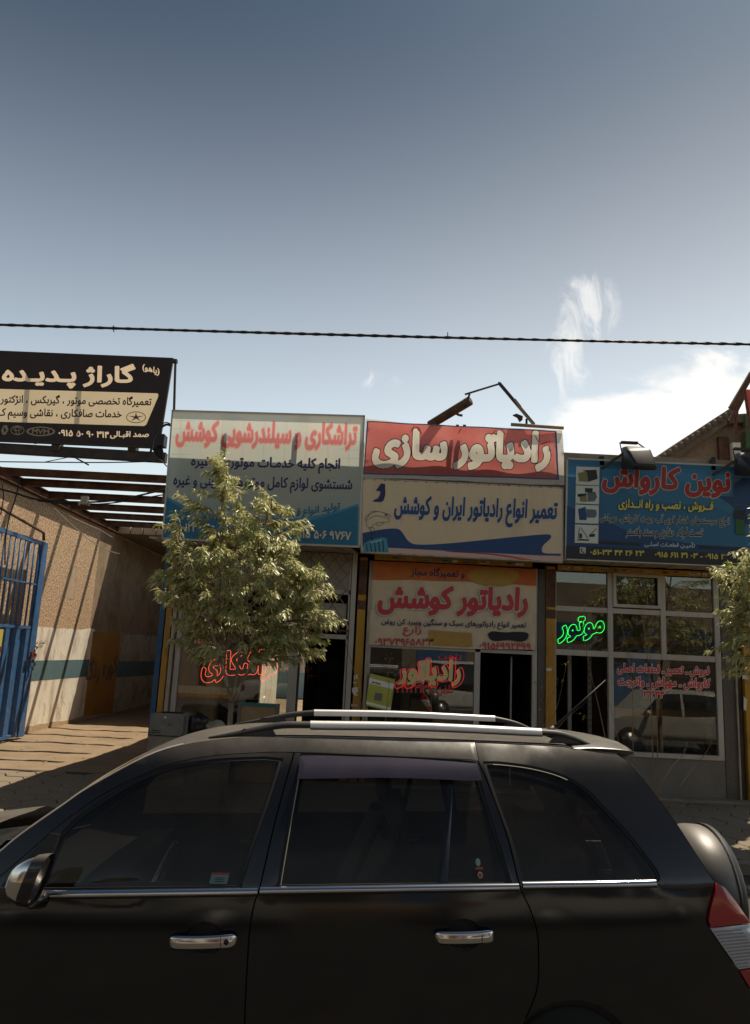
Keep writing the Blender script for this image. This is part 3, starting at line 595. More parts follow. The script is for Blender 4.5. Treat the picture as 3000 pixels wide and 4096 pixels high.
# ---- shop 1 front
def fr(x0, x1, z0, z1, m='alu', y0=11.96, y1=12.04, name='window_frame', par=sh): return B().box(x0, x1, y0, y1, z0, z1).build(name, m, par, bevel=.005)
fr(-3.10, -3.045, .12, 3.6, 'old_white_pipe', 11.92, 11.98, 'rail'); fr(-3.02, -2.94, .12, 3.6, 'alu'); fr(-3.12, -3.1, .12, 3.6, 'dark_steel')
fr(-1.23, -1.09, .12, 2.26); fr(-.32, -.24, .12, 3.62, 'alu', name='jamb'); fr(-.36, -.33, .12, 3.62, 'old_white_pipe', name='jamb')
fr(-2.94, -.33, 2.24, 2.31); fr(-2.94, -.33, 2.94, 3.02, 'old_white_pipe'); fr(-2.94, -.33, 2.46, 2.53); fr(-2.94, -1.23, .12, .5, 'grey_panel'); fr(-2.94, -1.23, .5, .56)
fr(-1.09, -1.06, .12, 2.24, 'dark_steel')
def pane(x0, x1, z0, z1, y=12.0, g='shop_glass', par=sh): return B().box(x0, x1, y, y+.006, z0, z1).build('pane', g, par)
pane(-2.94, -1.23, .56, 2.24)
for i in range(4): 
    x0 = -2.93+i*.65; B().box(x0, x0+.64, 12.01, 12.016, 3.02, 3.6).build('pane', 'frosted', sh); 
    if i != 1: B().box(x0, x0+.6, 12.01, 12.016, 2.53, 2.8).build('pane', 'frosted', sh)
# folding lattice grille drawn aside above the door
for i in range(-3, 16):
    for sgn in (1, -1):
        x = -2.9+i*.2; a = (x, 3.62); c = (x+sgn*1.05, 2.34)
        # clip to the opening
        P = []
        for t in np.linspace(0, 1, 25):
            xx = a[0]+(c[0]-a[0])*t; zz = a[1]+(c[1]-a[1])*t
            if -2.92 < xx < -.36: P.append((xx, 11.935+(.012 if sgn > 0 else 0), zz))
        if len(P) > 3: B().bar(P[0], P[-1], .005, .016, up=(0, 0, 1)).build('lattice_bar', 'lattice', sh)
for z in (3.6, 2.36): B().box(-2.94, -.33, 11.92, 11.945, z, z+.03).build('lattice_track', 'rust', sh)
# ---- shop 2 front
fr(-.045, 0.0, .12, 3.5, 'old_white_pipe', 11.9, 11.98, 'jamb'); fr(.0, .035, .12, 3.5); fr(2.575, 2.65, .12, 3.5, 'alu'); fr(2.66, 2.78, .12, 3.5, 'granite', 11.97, 12.05, 'jamb'); fr(1.67, 1.76, .12, 2.2); fr(.03, 2.58, 2.14, 2.2); fr(.03, 1.67, .12, .5, 'grey_panel'); fr(.03, 1.67, .5, .55)
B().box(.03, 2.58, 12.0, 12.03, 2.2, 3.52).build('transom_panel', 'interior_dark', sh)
pane(.035, 1.67, .55, 2.14)
fr(2.30, 2.325, .12, 2.1, 'alu', 12.3, 12.35, 'inner_door_edge')
B().box(.3, 1.6, 13.2, 13.8, .12, .78).build('counter', 'shelf_blue', sh)
# ---- shop 3 front
cols = [(2.95, 3.77), (3.85, 4.61), (4.69, 5.46)]
fr(3.77, 3.85, .12, 3.49); fr(4.61, 4.69, 2.16, 3.49); fr(5.46, 5.545, .68, 3.49); fr(2.93, 2.95, .12, 3.49)
for x0, x1 in cols:
    fr(x0, x1, 2.85, 2.93, y0=11.97, y1=12.03); fr(x0, x1, 2.16, 2.25, y0=11.965, y1=12.035)
    pane(x0, x1, 2.93, 3.49); pane(x0, x1, 2.25, 2.85)
fr(3.85, 3.9, 2.95, 3.49, y0=11.93, y1=11.962, name='sash'); fr(4.56, 4.61, 2.95, 3.49, y0=11.93, y1=11.962, name='sash'); fr(3.9, 4.56, 2.95, 3.0, y0=11.93, y1=11.962, name='sash'); fr(3.9, 4.56, 3.44, 3.49, y0=11.93, y1=11.962, name='sash')
pane(3.85, 5.46, .75, 2.16); fr(3.85, 5.46, .68, .75, y0=11.94, y1=12.04, name='sill'); fr(3.85, 5.56, .12, .68, 'grey_panel', 11.98, 12.03, 'kick_panel')
fr(5.56, 5.77, .12, 2.45, 'granite', 11.97, 12.06, 'granite_slab'); fr(5.56, 5.77, 2.46, 3.6, 'granite', 11.965, 12.06, 'granite_slab'); fr(5.785, 5.85, .12, 3.6, 'dark_steel', name='jamb'); fr(5.75, 5.775, .12, 3.6, 'old_white_pipe', 11.93, 11.965, 'trim')
B().box(2.9, 6.1, 11.75, 11.98, .06, .125).build('step', 'concrete', sh); B().box(-3.2, 2.7, 11.8, 11.95, .06, .12).build('step', 'concrete', sh)
B().box(3.3, 3.36, 12.6, 12.66, .12, 2.3).build('inner_post', 'alu', sh)
mat('window_red', (.62, .06, .055), rough=.5); mat('window_white', (.85, .8, .74), rough=.5); mat('window_yellow', (.72, .60, .26), rough=.5)
pw = lambda x, y: atY(x, y, 11.995)
word(sh, 'فروش ـ تعمیر ـ قطعات اصلی', (2468, 2674), (2838, 2687), 44, 'window_red', pw, bold=.045, outline='window_white', ow=.045)
word(sh, 'کارواش ـ مهپاش ـ واترجت', (2470, 2729), (2840, 2739), 50, 'window_red', pw, bold=.045, outline='window_white', ow=.045)
word(sh, '۳۳۴۴', (2572, 2775), (2658, 2779), 28, 'window_red', pw, bold=.04, outline='window_white', ow=.05)
word(sh, 'رادیاتو', (1592, 2688), (1845, 2690), 120, 'window_yellow', lambda x, y: atY(x, y, 12.02), bold=.05) if False else None
word(sh, 'رادیاتور', (1590, 2692), (1845, 2692), 112, 'window_yellow', pw, bold=.05)
word(sh, 'تلفن: ۳۴۲۲۳۱۳۷', (1585, 2758), (1812, 2762), 46, 'window_red', pw, bold=.035)
word(sh, 'تلفن', (1752, 2622), (1848, 2634), 30, 'window_red', pw, bold=.03)
word(sh, 'یی', (782, 2460), (812, 2462), 30, 'window_red', pw, bold=.06, outline='window_white', ow=.05)
word(sh, '۳۳۴۲۳۱۳۸', (756, 2590), (842, 2594), 26, 'window_red', pw, bold=.05, outline='window_white', ow=.05)
word(sh, '۹۷۶۶', (1080, 2580), (1145, 2583), 26, 'window_red', pw, bold=.05, outline='window_white', ow=.05)
word(sh, '۰۹۱۵۱۲۳', (740, 2556), (900, 2562), 26, 'window_red', pw, bold=.05, outline='window_white', ow=.05)
mat('neon_red', (.5, .05, .03), emit=(1., .10, .05), estr=2.6); mat('neon_green', (.05, .5, .1), emit=(.03, 1., .12), estr=1.6); mat('neon_pink', (.5, .03, .04), emit=(1, .05, .07), estr=.7)
def neonthing(s, p0, p1, h, m, label, Y, **k):
    t = thing('neon_sign', atY(*p0, Y), label, 'neon sign'); neon(t, s, p0, p1, h, m, lambda x, y: atY(x, y, Y), **k)
    q = B(); a = atY(*p0, Y+.03); c = atY(*p1, Y+.03); q.bar(a, c, .004, .006); q.build('backing_wire', 'cable', t); return t
neonthing('تراشکاری', (806, 2668), (1112, 2660), 128, 'neon_red', 'red neon script glowing in the left shop window behind the tree', 12.06, bold=.06, r=.0036, off=0)
neonthing('موتور', (2234, 2525), (2418, 2505), 100, 'neon_green', 'green neon script in the window of the right hand shop', 11.97, bold=.055, r=.0036, off=0)
neonthing('رادیاتور', (1582, 2694), (1856, 2690), 122, 'neon_pink', 'thin red neon outlining the yellow word in the middle shop window', 12.0, bold=.085, r=.0024, off=.02)
# things inside and before the shops
bx_ = thing('shop_shelf', (4.7, 13, .12), 'orange and grey storage rack inside the right hand shop window', 'shelf')
for p0, p1, hh in (((2475, 2563), (2842, 2575), .09), ((2462, 2716), (2846, 2728), .08), ((2462, 2850), (2850, 2862), .1)):
    a = atY(*p0, 13.0); c = atY(*p1, 13.0); B().bar(a, c, .04, hh).build('rack_beam', 'shelf_orange', bx_); B().bar(a+[0, .3, .06], c+[0, .3, .06], .6, .02).build('rack_board', 'ac_beige', bx_)
for px_ in (2360, 2832): 
    a = atY(px_, 2700, 13.0); up = B().box(a[0]-.03, a[0]+.03, 13.02, 13.08, .12, 3.0).build('upright', 'alu', bx_); q = B()
    for k in range(22): q.box(a[0]-.008, a[0]+.008, 13.012, 13.02, .5+k*.1, .53+k*.1)
    q.build('slots', 'black_rubber', up)
def cartonthing(name, px0, py0, px1, py1, Y, dep, m, label, cat='box'):
    a = atY(px0, py1, Y); c = atY(px1, py0, Y); t = thing(name, (a[0], Y, a[2]), label, cat); B().box(a[0], c[0], Y, Y+dep, a[2], c[2]).build('body', m, t, bevel=.006); return t, a, c
t, a, c = cartonthing('carton', 2702, 2646, 2814, 2712, 12.75, .3, 'carton', 'white carton with grey lettering behind the red window writing')
pc = lambda x, y: atY(x, y, 12.74); art('printed_swoosh', t, [[(2702, 2650), (2725, 2652), (2712, 2700), (2702, 2708)]], 'shelf_orange', pc); mat('print_grey', (.18, .16, .15))
word(t, 'VANOS', (2732, 2658), (2770, 2660), 10, 'print_grey', pc, raw=True, bold=.03); art('printed_window', t, [[(2744, 2672), (2766, 2673), (2766, 2687), (2744, 2686)]], 'print_grey', pc)
art('printed_wheel', t, [[(2795+14*math.cos(i/12*6.283), 2693+14*math.sin(i/12*6.283)) for i in range(12)]], 'print_grey', pc)
t, a, c = cartonthing('air_cooler', 2668, 2455, 2800, 2555, 13.05, .4, 'ac_beige', 'old slatted air cooler on the upper rack', 'air cooler')
for k in range(11): B().box(a[0]+.04, c[0]-.1, 13.03, 13.05, a[2]+.1+k*.03, a[2]+.112+k*.03).build('slat', 'grey_plastic', t)
t, a, c = cartonthing('air_cooler', 2668, 2355, 2795, 2440, 13.05, .4, 'ac_beige', 'upper slatted air cooler behind the top right pane', 'air cooler')
for k in range(9): B().box(a[0]+.04, c[0]-.1, 13.03, 13.05, a[2]+.07+k*.03, a[2]+.082+k*.03).build('slat', 'grey_plastic', t)
cartonthing('carton', 2535, 2968, 2576, 3000, 12.5, .3, 'shelf_blue', 'dark blue box with a white lid at the foot of the shop window')[0]
cartonthing('carton', 2536, 2950, 2577, 2966, 12.5, .28, 'white_plastic', 'white flat box stacked on the blue box in the shop window')
t, a, c = cartonthing('carton', 2580, 2960, 2613, 3002, 12.5, .25, 'carton', 'small white box with a dark diamond print beside the blue box'); art('printed_diamond', t, [[(2597, 2966), (2608, 2980), (2597, 2995), (2587, 2980)]], 'brown_box', lambda x, y: atY(x, y, 12.49))
for px_, lb in ((2650, 'left teal water pump on the window sill floor'), (2718, 'middle teal water pump beside the white disc')):
    p = atY(px_, 2985, 12.6); t = thing('water_pump', (p[0], 12.6, .75), lb, 'pump'); q = B(); q.tube([(p[0], 12.5, p[2]), (p[0], 12.78, p[2])], .1, 14); q.build('casing', 'teal_plastic', t)
    B().tube([(p[0], 12.46, p[2]), (p[0], 12.5, p[2])], .045, 10).build('hub', 'grey_plastic', t); B().box(p[0]-.09, p[0]+.09, 12.55, 12.75, p[2]-.14, p[2]-.1).build('foot', 'grey_plastic', t)
p = atY(2790, 2985, 12.6); t = thing('hose_reel', (p[0], 12.6, .75), 'white round disc reel with a brass centre at the right of the pumps', 'reel'); B().tube([(p[0], 12.5, p[2]), (p[0], 12.56, p[2])], .095, 20).build('disc', 'white_plastic', t); B().tube([(p[0], 12.47, p[2]), (p[0], 12.5, p[2])], .022, 10).build('hub', 'sticker_tan', t)
for px_, py_, m, lb in ((2500, 2690, 'grey_plastic', 'dark machine part on the middle rack at left'), (2600, 2540, 'brown_box', 'brown box lying on the upper rack')):
    cartonthing('stored_box', px_-40, py_-22, px_+30, py_+16, 13.05, .3, m, lb)
for a_ in ((1640, 2800, 1730, 2850, 'brown_box', 'brown box on the blue counter in the middle shop'), (1740, 2790, 1800, 2852, 'grey_plastic', 'dark grey radiator core on the blue counter'), (1600, 2740, 1640, 2850, 'cabinet_grey', 'tall grey part standing at the left of the blue counter')):
    cartonthing('stored_box', *a_[:4], 13.0, .25, a_[4], a_[5])
# green and white package leaning in the middle window
mat('package_green', (.42, .45, .06), (.47, .5, .09), .5)
t = thing('package', atY(1520, 2855, 11.9), 'tilted yellow green package with white bands hanging before the middle window', 'package')
pp = lambda x, y: atY(x, y, 11.86)
quad = [(1480, 2694), (1580, 2718), (1562, 2846), (1463, 2822)]
q = B(); n = 4; q.add([atY(x, y, 11.86) for x, y in quad]+[atY(x, y, 11.86)+np.array([0, .09, 0]) for x, y in quad], [(0, 1, 2, 3), (7, 6, 5, 4)]+[(i, (i+1) % 4, 4+(i+1) % 4, 4+i) for i in range(4)]); q.build('body', 'package_green', t)
art('white_band', t, [[(1478, 2711), (1578, 2737), (1574, 2758), (1475, 2733)]], 'window_white', pp); art('white_band', t, [[(1466, 2805), (1564, 2831), (1562, 2840), (1465, 2815)]], 'window_white', pp); art('grey_square', t, [[(1500, 2769), (1532, 2775), (1526, 2806), (1495, 2800)]], 'cabinet_grey', pp)
word(t, 'zarr Azmaa', (1488, 2727), (1522, 2735), 9, 'graffiti', pp, layer=3, raw=True, bold=.03)
# meter cabinet and bags at the left corner of the row
t = thing('meter_cabinet', (-2.78, 11.1, .1), 'grey metal meter cabinet with rounded corners on a stone plinth by the blue post', 'cabinet')
q = B(); r_ = .05; x0, x1, z0, z1 = -3.03, -2.56, .775, 1.075; pl_ = []
for cx, cz, a0 in ((x1-r_, z1-r_, 0), (x0+r_, z1-r_, 90), (x0+r_, z0+r_, 180), (x1-r_, z0+r_, 270)): pl_ += [(cx+r_*math.cos(R_(a0+k*22.5)), cz+r_*math.sin(R_(a0+k*22.5))) for k in range(5)]
q.prism(pl_, 1, 10.98, 11.25); q.build('case', 'cabinet_grey', t); pz = [(x+.05*(1 if x > -2.8 else 1), z) for x, z in pl_]; q = B(); q.prism(pz, 1, 11.05, 11.33); q.build('rear_case', 'cabinet_grey', t)
B().box(-3.05, -2.5, 11.0, 11.3, .08, .76).build('plinth', 'concrete', t, bevel=.02)
q = B(); q.tube([(-2.82, 10.975, 1.02), (-2.82, 10.98, 1.02)], .018, 12); q.build('badge', 'sticker_white', t)
pcab = lambda x, y: atY(x, y, 10.975)
art('flash_mark', t, [[(685, 2885), (672, 2900), (680, 2900), (667, 2912), (684, 2896), (676, 2896)]], 'graffiti', pcab)
q = B()
for r0 in range(2):
    for k in range(7): q.box(-2.99+k*.018, -2.982+k*.018, 10.972, 10.978, .83-r0*.03, .845-r0*.03)
q.build('stencil_print', 'graffiti', t)
def blob(name, cpos, r, m, label, cat, seed=0):
    bm = bmesh.new(); bmesh.ops.create_icosphere(bm, subdivisions=3, radius=1); rs = np.random.default_rng(seed); ph = rs.uniform(0, 6, 9)
    for v in bm.verts:
        k = 1+.12*math.sin(5*v.co.x+ph[0])+.1*math.sin(7*v.co.y+ph[1])+.1*math.sin(6*v.co.z+ph[2])+.05*math.sin(17*v.co.x+13*v.co.z+ph[3]); v.co = Vector((v.co.x*r[0]*k, v.co.y*r[1]*k, max(-.6, v.co.z)*r[2]*k))
    me = bpy.data.meshes.new(name); bm.to_mesh(me); bm.free(); me.materials.append(M[m]); me.polygons.foreach_set('use_smooth', [True]*len(me.polygons)); o = bpy.data.objects.new(name, me); COL.objects.link(o); o.location = cpos; return tag(o, label, cat)
B_ = tag(B().box(-2.5, -2.0, 11.1, 11.5, .08, .8).build('stone_ledge', 'concrete', loc=(-2.25, 11.3, .08)), 'low stone ledge beside the meter cabinet', 'ledge')
blob('rubbish_bag', (-2.42, 11.2, .93), (.16, .14, .16), 'bag_black', 'black rubbish bag slumped beside the meter cabinet', 'bag', 2); blob('cloth_bag', (-2.16, 11.25, .87), (.15, .12, .13), 'bag_pale', 'pale crumpled sack lying right of the black bag', 'sack', 4)
t = thing('crate', atY(1060, 2900, 11.5), 'brown cardboard panel in a green frame leaning at the left shop window', 'crate'); a = atY(955, 2930, 11.6); c = atY(1105, 2828, 11.6)
B().box(a[0], c[0], 11.6, 11.7, .1, c[2]).build('panel', 'brown_box', t); B().box(a[0]-.04, a[0], 11.58, 11.72, .1, c[2]+.04).build('frame_side', 'grey_panel', t); B().box(c[0], c[0]+.04, 11.58, 11.72, .1, c[2]+.04).build('frame_side', 'grey_panel', t); B().box(a[0], c[0], 11.58, 11.72, c[2], c[2]+.04).build('frame_top', 'teal_plastic', t)

# ================================================================== SIGNS
def signbox(t, corners, Y, m, depth=.05, frame='alu', fw=.025, plname='face'):
    P = [atY(x, y, Y) for x, y in corners]  # TL TR BR BL
    if m: q = B(); q.add(P, [(0, 1, 2, 3)]); f = q.build(plname, m, t)
    for i in range(4):
        a, c = P[i].copy(), P[(i+1) % 4].copy(); d = (c-a)/np.linalg.norm(c-a); q = B(); q.bar(a-d*fw/2+[0, depth/2-.004, 0], c+d*fw/2+[0, depth/2-.004, 0], depth, fw, up=(0, 0, 1) if i % 2 == 0 else (1, 0, 0)) if i % 2 == 0 else q.bar(a+[0, depth/2-.004, 0], c+[0, depth/2-.004, 0], fw, depth, up=(0, 1, 0)); q.build('frame', frame, t)
    return P
def stroke(name, parent, pts, wpx, m, pl, layer=1, closed=False):
    P = np.array(pts, float); n = len(P); L = []; Rr = []
    for i in range(n):
        a = P[i-1] if i or closed else P[i]; c = P[(i+1) % n] if i < n-1 or closed else P[i]; d = c-a; d /= (np.linalg.norm(d)+1e-9); nn_ = np.array([-d[1], d[0]])*wpx/2; L.append(P[i]+nn_); Rr.append(P[i]-nn_)
    o = np.array([0, -.003*layer, 0]); q = B(); q.add([pl(*p)+o for p in L]+[pl(*p)+o for p in Rr], [(i, (i+1) % n, n+(i+1) % n, n+i) for i in range(n if closed else n-1)]); return q.build(name, m, parent)
def ring(cx, cy, rx, ry, n=28, a0=0, a1=360): return [(cx+rx*math.cos(R_(a0+(a1-a0)*i/n)), cy+ry*math.sin(R_(a0+(a1-a0)*i/n))) for i in range(n+(0 if a1-a0 == 360 else 1))]
def back_struts(t, xs_px, ytop, ybot, Y, off=.14):
    for x in xs_px:
        a = atY(x, ytop, Y+off); c = atY(x-.07*(ybot-ytop), ybot, Y+off); B().bar(a, c, .045, .045).build('strut', 'dark_steel', t)
# --- sign 1: black garage sign
mat('s1_black', (.034, .021, .020), (.042, .027, .025), .75); mat('s1_gold', (.86, .66, .45), (.88, .72, .52), .6, transl=.62); mat('s1_cream', (.80, .64, .42), (.84, .70, .48), .7, scale=1.5, transl=.5)
Y1 = 12.75; k1 = lambda x, y: (.454*x, 1350+.454*y)
s1 = thing('garage_sign', atY(400, 1780, Y1), 'large black and gold billboard over the garage entrance at the left edge', 'sign')
c1_ = [(-480, 1385), (690, 1434), (633, 1791), (-480, 1742)]
signbox(s1, c1_, Y1, None, .05, 'dark_steel')
P1 = lambda x, y: atY(x, y, Y1)
GL = []
def W1(s, x0, x1, yc0, yc1, h, m, **k):
    if m == 's1_gold':
        r = letters(s, k1(x0, yc0), k1(x1, yc1), h*.454, k['bold'])[0]; GL.extend(r); return art('lettering', s1, r, m, P1, 0)
    return word(s1, s, k1(x0, yc0), k1(x1, yc1), h*.454, m, P1, layer=1, **k)
W1('گاراژ پـدیـده', 18, 1190, 330, 345, 225, 's1_gold', bold=.038)
W1('(یاهو)', 1255, 1405, 262, 308, 70, 's1_gold', bold=.03)
CP = [k1(*p) for p in ((-1000, 425), (1385, 492), (1396, 505), (1390, 530), (1290, 765), (1270, 780), (-1000, 712))]; art('cream_panel', s1, [CP], 's1_cream', P1, 0)
W1('تعمیرگاه تخصصی موتور ، گیربکس ، انژکتور', 5, 1335, 545, 570, 100, 's1_black', bold=.025)
W1('خدمات صافکاری ، نقاشی وسیم ک', -20, 1072, 672, 690, 105, 's1_black', bold=.025)
W1('صمد اقبـالی', 970, 1312, 858, 858, 68, 's1_gold', bold=.03); W1('۰۹۱۵ ۵۰ ۹۰ ۳۱۴', 515, 960, 838, 858, 56, 's1_gold', bold=.03)
E_ = lambda l: [k1(*p) for p in l]
stroke('emblem_ring', s1, E_(ring(1199, 704, 84, 48)), 2.6, 's1_black', P1, 2, True); star = []
for i in range(10): r = (1, .22)[i % 2]; star.append((1199+74*r*math.cos(R_(-90+36*i)), 704+44*r*math.sin(R_(-90+36*i))))
art('emblem_star', s1, [E_(star)], 's1_black', P1, 2)
art('emblem_oval', s1, [E_(ring(360, 828, 128, 42)), E_(ring(360, 828, 108, 31))], 's1_gold', P1, 1); word(s1, 'MVM', k1(283, 826), k1(436, 832), 20, 's1_gold', P1, raw=True, bold=.03)
stroke('emblem_ring', s1, E_(ring(155, 818, 58, 38)), 3, 's1_gold', P1, 1, True); stroke('emblem_ring', s1, E_(ring(155, 806, 38, 15)), 2.4, 's1_gold', P1, 1, True); stroke('emblem_ring', s1, E_(ring(155, 818, 16, 36)), 2.4, 's1_gold', P1, 2, True)
art('emblem_diamond', s1, [E_([(10, 818), (34, 772), (62, 774), (76, 815), (50, 858), (22, 856)]), E_([(30, 816), (42, 790), (56, 815), (42, 842)])], 's1_gold', P1, 1)
art('face', s1, [c1_, CP]+GL, 's1_black', P1, 0); back_struts(s1, [-40, 165, 370], 1425, 1775, Y1)
q = B(); q.bar(atY(702, 1438, 12.5), atY(696, 1650, 12.5), .035, .035); q.box(*(lambda p: (p[0]-.045, p[0]+.035, 12.46, 12.54, p[2]-.03, p[2]+.03))(atY(701, 1445, 12.5))); tag(q.build('thin_pole', 'dark_steel', loc=atY(696, 1650, 12.5)), 'thin dark pole with a clamp rising between the black sign and the cream sign', 'pole')
# --- sign 2: cream and blue
mat('s2_base', (.66, .76, .72), (.88, .82, .70), .6, scale=.55, transl=.62, detail=1); mat('s2_cream', (.78, .70, .58), (.82, .74, .62), .6, scale=1, transl=.6); mat('s2_blue', (.035, .20, .34), (.045, .23, .38), .6, transl=.35); mat('s2_lightblue', (.09, .3, .45), rough=.6, transl=.35)
mat('s2_red', (.78, .24, .24), (.82, .28, .27), .6, transl=.65); mat('s2_halo', (.85, .58, .48), rough=.6, transl=.65); mat('s2_navy', (.028, .028, .10), (.035, .035, .12), .6, transl=.2); mat('s2_grid', (.84, .76, .62), rough=.6, transl=.6); mat('s_white', (.82, .79, .72), rough=.6, transl=.45); mat('s_black', (.018, .017, .018), rough=.6, transl=.1)
Y2 = 11.2; P2 = lambda x, y: atY(x, y, Y2); k2 = lambda x, y: (600+.5448*x, 1600+.5448*y); E2 = lambda l: [k2(*p) for p in l]
s2 = thing('machining_sign', atY(1050, 2170, Y2), 'cream and blue lightbox sign with faded red heading above the tree', 'sign')
O2 = [(690, 1642), (1457, 1664), (1438, 2187), (650, 2155)]; signbox(s2, O2, Y2, None, .05)
H2 = letters('تراشکاری و سیلندرشویی کوشش', k2(190, 245), k2(1520, 275), 205*.5448, .05, .05); art('face', s2, [O2]+H2[1], 's2_base', P2, 0); art('heading_outline', s2, H2[1]+H2[0], 's2_halo', P2, 0); art('heading', s2, H2[0], 's2_red', P2, 0)
for i in range(9):
    x = 230+i*155; y0 = 110+i*3; stroke('grid_line', s2, E2([(x, y0), (x-22, y0+330 if 1 < i < 7 else y0+640)]), 1.4, 's2_grid', P2, 2)
for j in range(9):
    y = 150+j*62; stroke('grid_line', s2, E2([(172-j*5, y), (330, y+4)]), 1.4, 's2_grid', P2, 2); stroke('grid_line', s2, E2([(1380, y+28), (1560, y+32)]), 1.4, 's2_grid', P2, 2)
cur = spl([(125, 732), (230, 790), (400, 850), (700, 895), (950, 905), (1150, 888), (1330, 845), (1530, 778)], 5)
art('pale_wave', s2, [E2([(x, y-4) for x, y in spl([(125, 715), (300, 800), (560, 860), (850, 880), (1120, 868), (1330, 830), (1532, 765)], 5)]+[(1530, 830), (1100, 930), (500, 900), (118, 780)])], 's2_lightblue', P2, 2)
art('blue_field', s2, [E2(cur+[(1524, 1068), (800, 1040), (95, 1008)])], 's2_blue', P2, 3)
def W2(s, x0, x1, y0, y1, h, m, **k): return word(s2, s, k2(x0, y0), k2(x1, y1), h*.5448, m, P2, layer=k.pop('layer', 4), **k)
W2('انجام کلیه خدمـات موتوری و غیره', 302, 1395, 465, 490, 115, 's2_navy', bold=.035, outline='s_white', ow=.035)
W2('شستشوی لوازم کامل موتورهای بنزینی و غیره', 172, 1485, 605, 640, 120, 's2_navy', bold=.035, outline='s_white', ow=.035)
W2('تولید انواع قطعات', 900, 1395, 868, 790, 85, 's2_blue', bold=.035)
W2('صنعتی', 520, 640, 800, 800, 60, 's2_blue', bold=.03)
W2('۰۹۱۵ ۱۲۳', 132, 350, 935, 940, 62, 's_white', bold=.045, outline='s_black', ow=.04, layer=5); W2('۰۹۱۵ ۵۰۶ ۹۷۶۷', 1060, 1478, 980, 1000, 66, 's_white', bold=.045, outline='s_black', ow=.04, layer=5)
back_struts(s2, [942, 1222], 1668, 2160, Y2)
# --- sign 3: red banner above a cream banner
mat('s3_red', (.62, .16, .14), (.70, .22, .19), .55, scale=1.2, transl=.62, dirt=(.62, .30, .26), dscale=1.2, damt=.5, bump=.8, bscale=3); mat('s3_blue', (.03, .075, .2), (.035, .085, .22), .6, transl=.25); mat('s3_ivory', (.84, .78, .64), (.87, .82, .70), .6, transl=.55); mat('s3_navyline', (.035, .02, .05), rough=.6, transl=.1)
mat('s3_cream', (.80, .60, .38), (.86, .68, .46), .7, scale=2, transl=.25, dirt=(.58, .43, .27), dscale=2, damt=.5, stretch=(1, 1, .25)); mat('s3_pink', (.76, .50, .43), rough=.7, transl=.3); mat('s3_redline', (.5, .1, .09), rough=.7); mat('s3_teal', (.06, .25, .3), rough=.7)
mat('cloth_white', (.76, .72, .65), (.82, .78, .70), .6, transl=.6, bump=.6, bscale=5)
Y3 = 11.2; P3 = lambda x, y: atY(x, y, Y3); k3 = lambda x, y: (1400+.5448*x, 1500+.5448*y); E3 = lambda l: [k3(*p) for p in l]
s3 = thing('radiator_banner', atY(1850, 1930, Y3), 'wrinkled red cloth banner with big ivory script and a blue border', 'banner')
def dense2(P, st=14):
    out = []; P = list(P)+[P[0]]
    for a, c in zip(P[:-1], P[1:]):
        a = np.array(a, float); c = np.array(c, float); n = max(1, int(np.linalg.norm(c-a)/st))
        out += [tuple(a+(c-a)*k/n) for k in range(n)]
    return out
def cloth(name, parent, outline, m, Yb, amp=.012, layer=0, seed=0):
    V, Fs = fill([outline], 14); r = np.random.default_rng(seed); ph = r.uniform(0, 6, 6); q = B(); P = []
    for x, y in V: d = amp*(math.sin(x*.03+y*.013+ph[0])+.6*math.sin(x*.011-y*.05+ph[1])+.4*math.sin(x*.07+ph[2])); P.append(atY(x, y, Yb)+np.array([0, d+2*amp-.003*layer, 0]))
    q.add(P, Fs, smooth=True); return q.build(name, m, parent)
top3 = [(115, 318), (300, 338), (480, 355), (700, 368), (900, 380), (1100, 382), (1300, 392), (1562, 402)]
P3b = lambda x, y: atY(x, y, Y3)+np.array([0, .010*math.sin(x*.03+y*.013)+.006*math.sin(x*.011-y*.05+1)+.016, 0])
def strip3(name, loops, m, grid=16): V, Fs = fill([[tuple(p) for p in l] for l in loops], grid); q = B(); q.add([P3b(x, y) for x, y in V], Fs, smooth=True); return q.build(name, m, s3)
C3 = dense2(E3(top3+[(1572, 600), (1575, 808), (1300, 800), (1080, 790), (820, 775), (450, 762), (92, 752)])); N3 = dense2(E3([(125, 333), (400, 350), (820, 372), (1090, 385), (1300, 396), (1520, 408), (1535, 770), (1090, 752), (500, 738), (98, 728)])); F3 = dense2(E3([(135, 342), (400, 358), (820, 380), (1090, 393), (1300, 404), (1508, 416), (1523, 760), (1090, 742), (500, 728), (106, 718)]))
H3 = letters('رادیاتور سازی', k3(165, 532), k3(1478, 560), 300*.5448, .06, .022)
strip3('cloth', [C3, N3], 'cloth_white'); strip3('blue_border', [N3, F3], 's3_blue', 0); strip3('red_field', [F3]+H3[1], 's3_red'); strip3('heading_outline', H3[1]+H3[0], 's3_navyline', 0); strip3('heading', H3[0], 's3_ivory', 12)
for (x0, y0), (x1, y1), w0 in (((480, 360), (530, 440), 9), ((480, 360), (440, 430), 5), ((825, 378), (790, 440), 5), ((1085, 388), (1030, 450), 6), ((1085, 388), (1150, 440), 5), ((1370, 522), (1485, 480), 6), ((1340, 420), (1400, 520), 4)):
    d = np.array([x1-x0, y1-y0], float); n_ = np.array([-d[1], d[0]])/np.linalg.norm(d)*w0
    q = B(); q.add([P3b(*k3(x0, y0))+[0, -.022, 0], P3b(*k3(*(np.array([x0, y0])+d*.5+n_)))+[0, -.021, 0], P3b(*k3(x1, y1))+[0, -.018, 0], P3b(*k3(*(np.array([x0, y0])+d*.5-n_)))+[0, -.019, 0], P3b(*k3(*(np.array([x0, y0])+d*.5)))+[0, -.04, 0]], [(0, 1, 4), (1, 2, 4), (2, 3, 4), (3, 0, 4)]); q.build('crease', 's3_red', s3)
